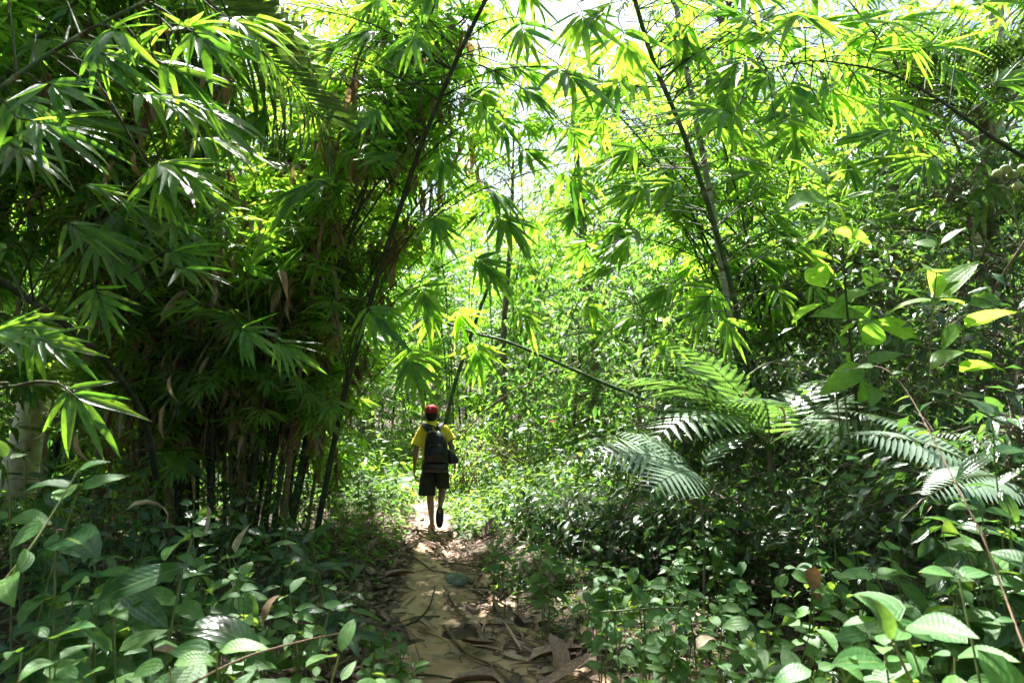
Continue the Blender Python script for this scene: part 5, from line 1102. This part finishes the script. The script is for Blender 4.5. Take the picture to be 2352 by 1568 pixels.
def loft(name, rings, mat, parent, sides=28, power=2.3, capt=True, capb=True, wob=0.0, seed=0, M0=None, thick=0):
    """rings: (centre, half width x, half depth y, tilt of the ring about y)"""
    rng = np.random.default_rng(seed); mb = MB(); a = np.linspace(0, 2 * np.pi, sides, endpoint=False); VV = []; ph = rng.uniform(0, 6, 3)
    for j, (c, rx, ry, tl) in enumerate(rings):
        cx_, sx_ = np.cos(a), np.sin(a); k = (np.abs(cx_) ** power + np.abs(sx_) ** power) ** (-1 / power)
        wv = 1 + wob * np.sin(5 * a + ph[0] + j * .9) + wob * .7 * np.sin(8 * a + ph[1] - j * .6)
        x = rx * k * cx_ * wv; y = ry * k * sx_ * wv; VV.append(np.stack([c[0] + x * math.cos(tl), c[1] + y, c[2] + x * math.sin(tl)], 1))
    n = len(rings); VV = np.concatenate(VV); i_ = np.arange(n - 1)[:, None] * sides; j_ = np.arange(sides)[None]; k_ = (j_ + 1) % sides
    mb.add(VV, np.stack([i_ + j_, i_ + k_, i_ + sides + k_, i_ + sides + j_], -1).reshape(-1, 4))
    if capt: mb.add(VV[-sides:], [list(range(sides))])
    if capb: mb.add(VV[:sides], [list(range(sides))[::-1]])
    me = mb.mesh(name, mat)
    import bmesh
    bm = bmesh.new(); bm.from_mesh(me); bmesh.ops.remove_doubles(bm, verts=bm.verts, dist=1e-5); bm.to_mesh(me); bm.free()
    for p in me.polygons: p.use_smooth = True
    return link(name, me, parent, M0)
R_ = lambda x, y, z, rx, ry, t=0: ((x, y, z), rx, ry, t)
sh = loft('shirt', [R_(-.015, 0, .86, .180, .125), R_(-.018, 0, .95, .172, .122), R_(-.022, 0, 1.06, .166, .118), R_(-.028, .0, 1.16, .172, .122), R_(-.036, .005, 1.25, .188, .128), R_(-.042, .008, 1.33, .205, .125, -.02), R_(-.046, .01, 1.39, .19, .105, -.02), R_(-.052, .014, 1.43, .14, .08), R_(-.058, .017, 1.465, .085, .066), R_(-.062, .018, 1.49, .062, .06)], M['shirt'], person, wob=.018, capt=False, capb=False)
for nm, a_, b_ in (('sleeve', (-.165, .008, 1.385), (-.272, -.025, 1.15)), ('sleeve', (.085, .012, 1.39), (.203, -.01, 1.215))):
    a_, b_ = np.array(a_), np.array(b_); ax = (b_ - a_); rr_ = MB(); P_ = [a_ + ax * f for f in (-.05, .1, .3, .55, .8, 1.0)]; tube(rr_, P_, [.062, .078, .078, .076, .077, .080], 16, cap=False)
    link(nm, rr_.mesh(nm, M['shirt']), sh)
so = loft('shorts', [R_(-.012, 0, .80, .186, .135), R_(-.012, 0, .88, .180, .132), R_(-.012, 0, .955, .172, .126)], M['shorts'], person, wob=.015)
loft('shorts_leg', [R_(-.118, .012, .475, .118, .118, .0), R_(-.112, .01, .56, .114, .115), R_(-.106, .005, .68, .108, .118), R_(-.098, 0, .83, .098, .125)], M['shorts'], so, wob=.03, seed=1, capb=False)
loft('shorts_leg', [R_(.090, .06, .565, .090, .10, .0), R_(.088, .05, .62, .092, .104), R_(.085, .03, .70, .094, .112), R_(.078, .0, .83, .096, .125)], M['shorts'], so, wob=.03, seed=2, capb=False)
loft('hair', [R_(-.068, -.012, 1.485, .052, .05), R_(-.070, -.002, 1.515, .07, .075), R_(-.073, .008, 1.555, .082, .088), R_(-.073, .012, 1.60, .086, .094), R_(-.073, .014, 1.63, .086, .096)], M['hair'], person, power=2.0, wob=.012)
cp_ = loft('cap', [R_(-.073, .014, 1.595, .0885, .100), R_(-.073, .014, 1.635, .088, .099), R_(-.073, .014, 1.67, .080, .09), R_(-.073, .014, 1.695, .062, .07), R_(-.073, .014, 1.71, .034, .038), R_(-.073, .014, 1.714, .006, .006)], M['cap'], person, power=2.0)
loft('cap_button', [R_(-.073, .014, 1.712, .010, .010), R_(-.073, .014, 1.718, .009, .009), R_(-.073, .014, 1.721, .004, .004)], M['cap'], cp_, 12, 2)
loft('peak', [R_(-.073, .135, 1.600, .075, .065), R_(-.073, .135, 1.606, .075, .065)], M['cap'], cp_, 20, 2.2)
mb = MB(); a = np.linspace(0, np.pi, 12); P_ = [(-.073 + .032 * math.cos(t), -.0865 + .006 * abs(math.cos(t)), 1.628 + .026 * math.sin(t)) for t in a]; tube(mb, P_, .004, 6); link('back_opening', mb.mesh('back_opening', M['hair']), cp_)
mb = MB(); v = [(-.073 + .03 * math.cos(t), -.0865 + .006 * abs(math.cos(t)), 1.628 + .024 * math.sin(t)) for t in a]; mb.add(v, [list(range(12))]); link('opening_gap', mb.mesh('opening_gap', M['hair']), cp_)
# sandals: sole under each foot, straps over it
def sandal(M0):
    e = loft('sandal', [R_(0, 0, 0, .05, .135), R_(0, 0, .008, .053, .138), R_(0, 0, .022, .050, .135)], M['rubber'], person, 24, 2.4, M0=M0)
    for yy in (.05, -.085):
        m2 = MB(); t = np.linspace(0, math.pi, 10); tube(m2, [(.045 * math.cos(q), yy, .02 + .055 * math.sin(q)) for q in t], .008, 6); link('strap', m2.mesh('strap', M['strap']), e)
sandal(Matrix.Translation((-.055, .055, -.004)) @ Matrix.Rotation(math.radians(8), 4, 'Z'))
sandal(Matrix.Translation((.084, -.262, .215)) @ Matrix.Rotation(math.radians(-97), 4, 'X'))

# backpack, its straps, and the bag at the hip: carried things of their own
bp = empty('backpack', PB0, 'shiny black backpack on the walking person', 'backpack')
loft('bag', [R_(.03, -.19, .93, .15, .07), R_(.03, -.205, .96, .168, .095), R_(.025, -.21, 1.05, .165, .105), R_(.02, -.205, 1.15, .152, .10), R_(.012, -.195, 1.25, .130, .088), R_(.0, -.18, 1.32, .105, .07), R_(-.008, -.165, 1.355, .07, .045), R_(-.01, -.155, 1.365, .03, .02)], M['nylon'], bp, 28, 3.0, wob=.02, seed=4)
loft('front_pocket', [R_(.03, -.29, .985, .10, .02), R_(.03, -.305, 1.0, .115, .035), R_(.028, -.31, 1.08, .112, .04), R_(.025, -.30, 1.15, .10, .034), R_(.022, -.285, 1.185, .075, .018)], M['nylon'], bp, 24, 3.0, wob=.02, seed=5)
def ribbon(name, pts, wd, nrm, parent, mat='strap', th_=.006):
    P_ = smooth_path(pts, 18); T_ = np.gradient(P_, axis=0); T_ /= np.linalg.norm(T_, axis=1)[:, None]; N_ = np.array(nrm, float); mb = MB(); VV = []
    for p, t in zip(P_, T_):
        s = np.cross(t, N_); s /= np.linalg.norm(s) + 1e-9; u = np.cross(s, t)
        VV += [p + s * wd + u * th_, p - s * wd + u * th_, p - s * wd - u * th_, p + s * wd - u * th_]
    i_ = np.arange(17)[:, None] * 4; j_ = np.arange(4)[None]; k_ = (j_ + 1) % 4
    mb.add(VV, np.stack([i_ + j_, i_ + k_, i_ + 4 + k_, i_ + 4 + j_], -1).reshape(-1, 4)); return link(name, mb.mesh(name, M[mat], smooth=False), parent)
ribbon('strap', [(-.06, -.17, 1.33), (-.11, -.14, 1.385), (-.155, -.08, 1.43), (-.175, .0, 1.445), (-.17, .10, 1.40), (-.16, .14, 1.28)], .034, (0, -.6, 1), bp, th_=.009)
ribbon('strap', [(.03, -.17, 1.34), (.05, -.14, 1.40), (.065, -.08, 1.44), (.07, .0, 1.452), (.07, .10, 1.40), (.07, .14, 1.28)], .034, (0, -.6, 1), bp, th_=.009)
ribbon('grab_loop', [(-.04, -.16, 1.36), (-.06, -.15, 1.41), (-.10, -.125, 1.435), (-.01, -.14, 1.405), (.02, -.16, 1.36)], .010, (0, -.8, .4), bp, th_=.004)
ribbon('zip', [(-.10, -.285, 1.14), (-.06, -.275, 1.22), (.02, -.268, 1.25), (.10, -.275, 1.21), (.13, -.285, 1.13)], .006, (0, -1, 0), bp, th_=.008)
hb = empty('hip_bag', PB0, 'black hip bag worn below the backpack with a pouch hanging beside the hand', 'bag')
loft('bag', [R_(.01, -.17, .80, .155, .05), R_(.01, -.185, .83, .18, .075), R_(.01, -.185, .90, .178, .078), R_(.01, -.17, .945, .165, .06)], M['nylon'], hb, 24, 3.0, wob=.02, seed=6)
pc = loft('pouch', [R_(.245, -.15, .915, .06, .05), R_(.25, -.155, .935, .078, .066, -.25), R_(.245, -.155, 1.0, .078, .068, -.35), R_(.225, -.15, 1.065, .058, .055, -.4), R_(.205, -.145, 1.10, .02, .03, -.4)], M['nylon'], hb, 24, 2.6, wob=.02, seed=7)
ribbon('belt', [(.20, -.11, .93), (.12, -.155, .935), (.0, -.165, .935), (-.15, -.12, .935), (-.185, .0, .935)], .02, (0, -1, 0), hb, th_=.005)
for o in (person, bp, hb): o.scale = (1.0, 1.0, 0.99)

# ------------------------------------------------------------------ damp forest air
hm, ht, HN, HL = new_mat('forest_air')
pv = HN.new('ShaderNodeVolumePrincipled'); pv.inputs['Color'].default_value = (0.93, 0.97, 1.0, 1); pv.inputs['Density'].default_value = 0.00012; pv.inputs['Anisotropy'].default_value = 0.45
ho = HN.new('ShaderNodeOutputMaterial'); HL.new(pv.outputs[0], ho.inputs['Volume'])
mb = MB(); x0, x1, y0, y1, z0, z1 = -85, 85, -50, 100, -2.0, 24.0
mb.add([(x0, y0, z0), (x1, y0, z0), (x1, y1, z0), (x0, y1, z0), (x0, y0, z1), (x1, y0, z1), (x1, y1, z1), (x0, y1, z1)],
       [(3, 2, 1, 0), (4, 5, 6, 7), (0, 1, 5, 4), (1, 2, 6, 5), (2, 3, 7, 6), (3, 0, 4, 7)])
tag(link('haze', mb.mesh('haze', hm, smooth=False)), 'thin bright haze in the forest air', kind='stuff')
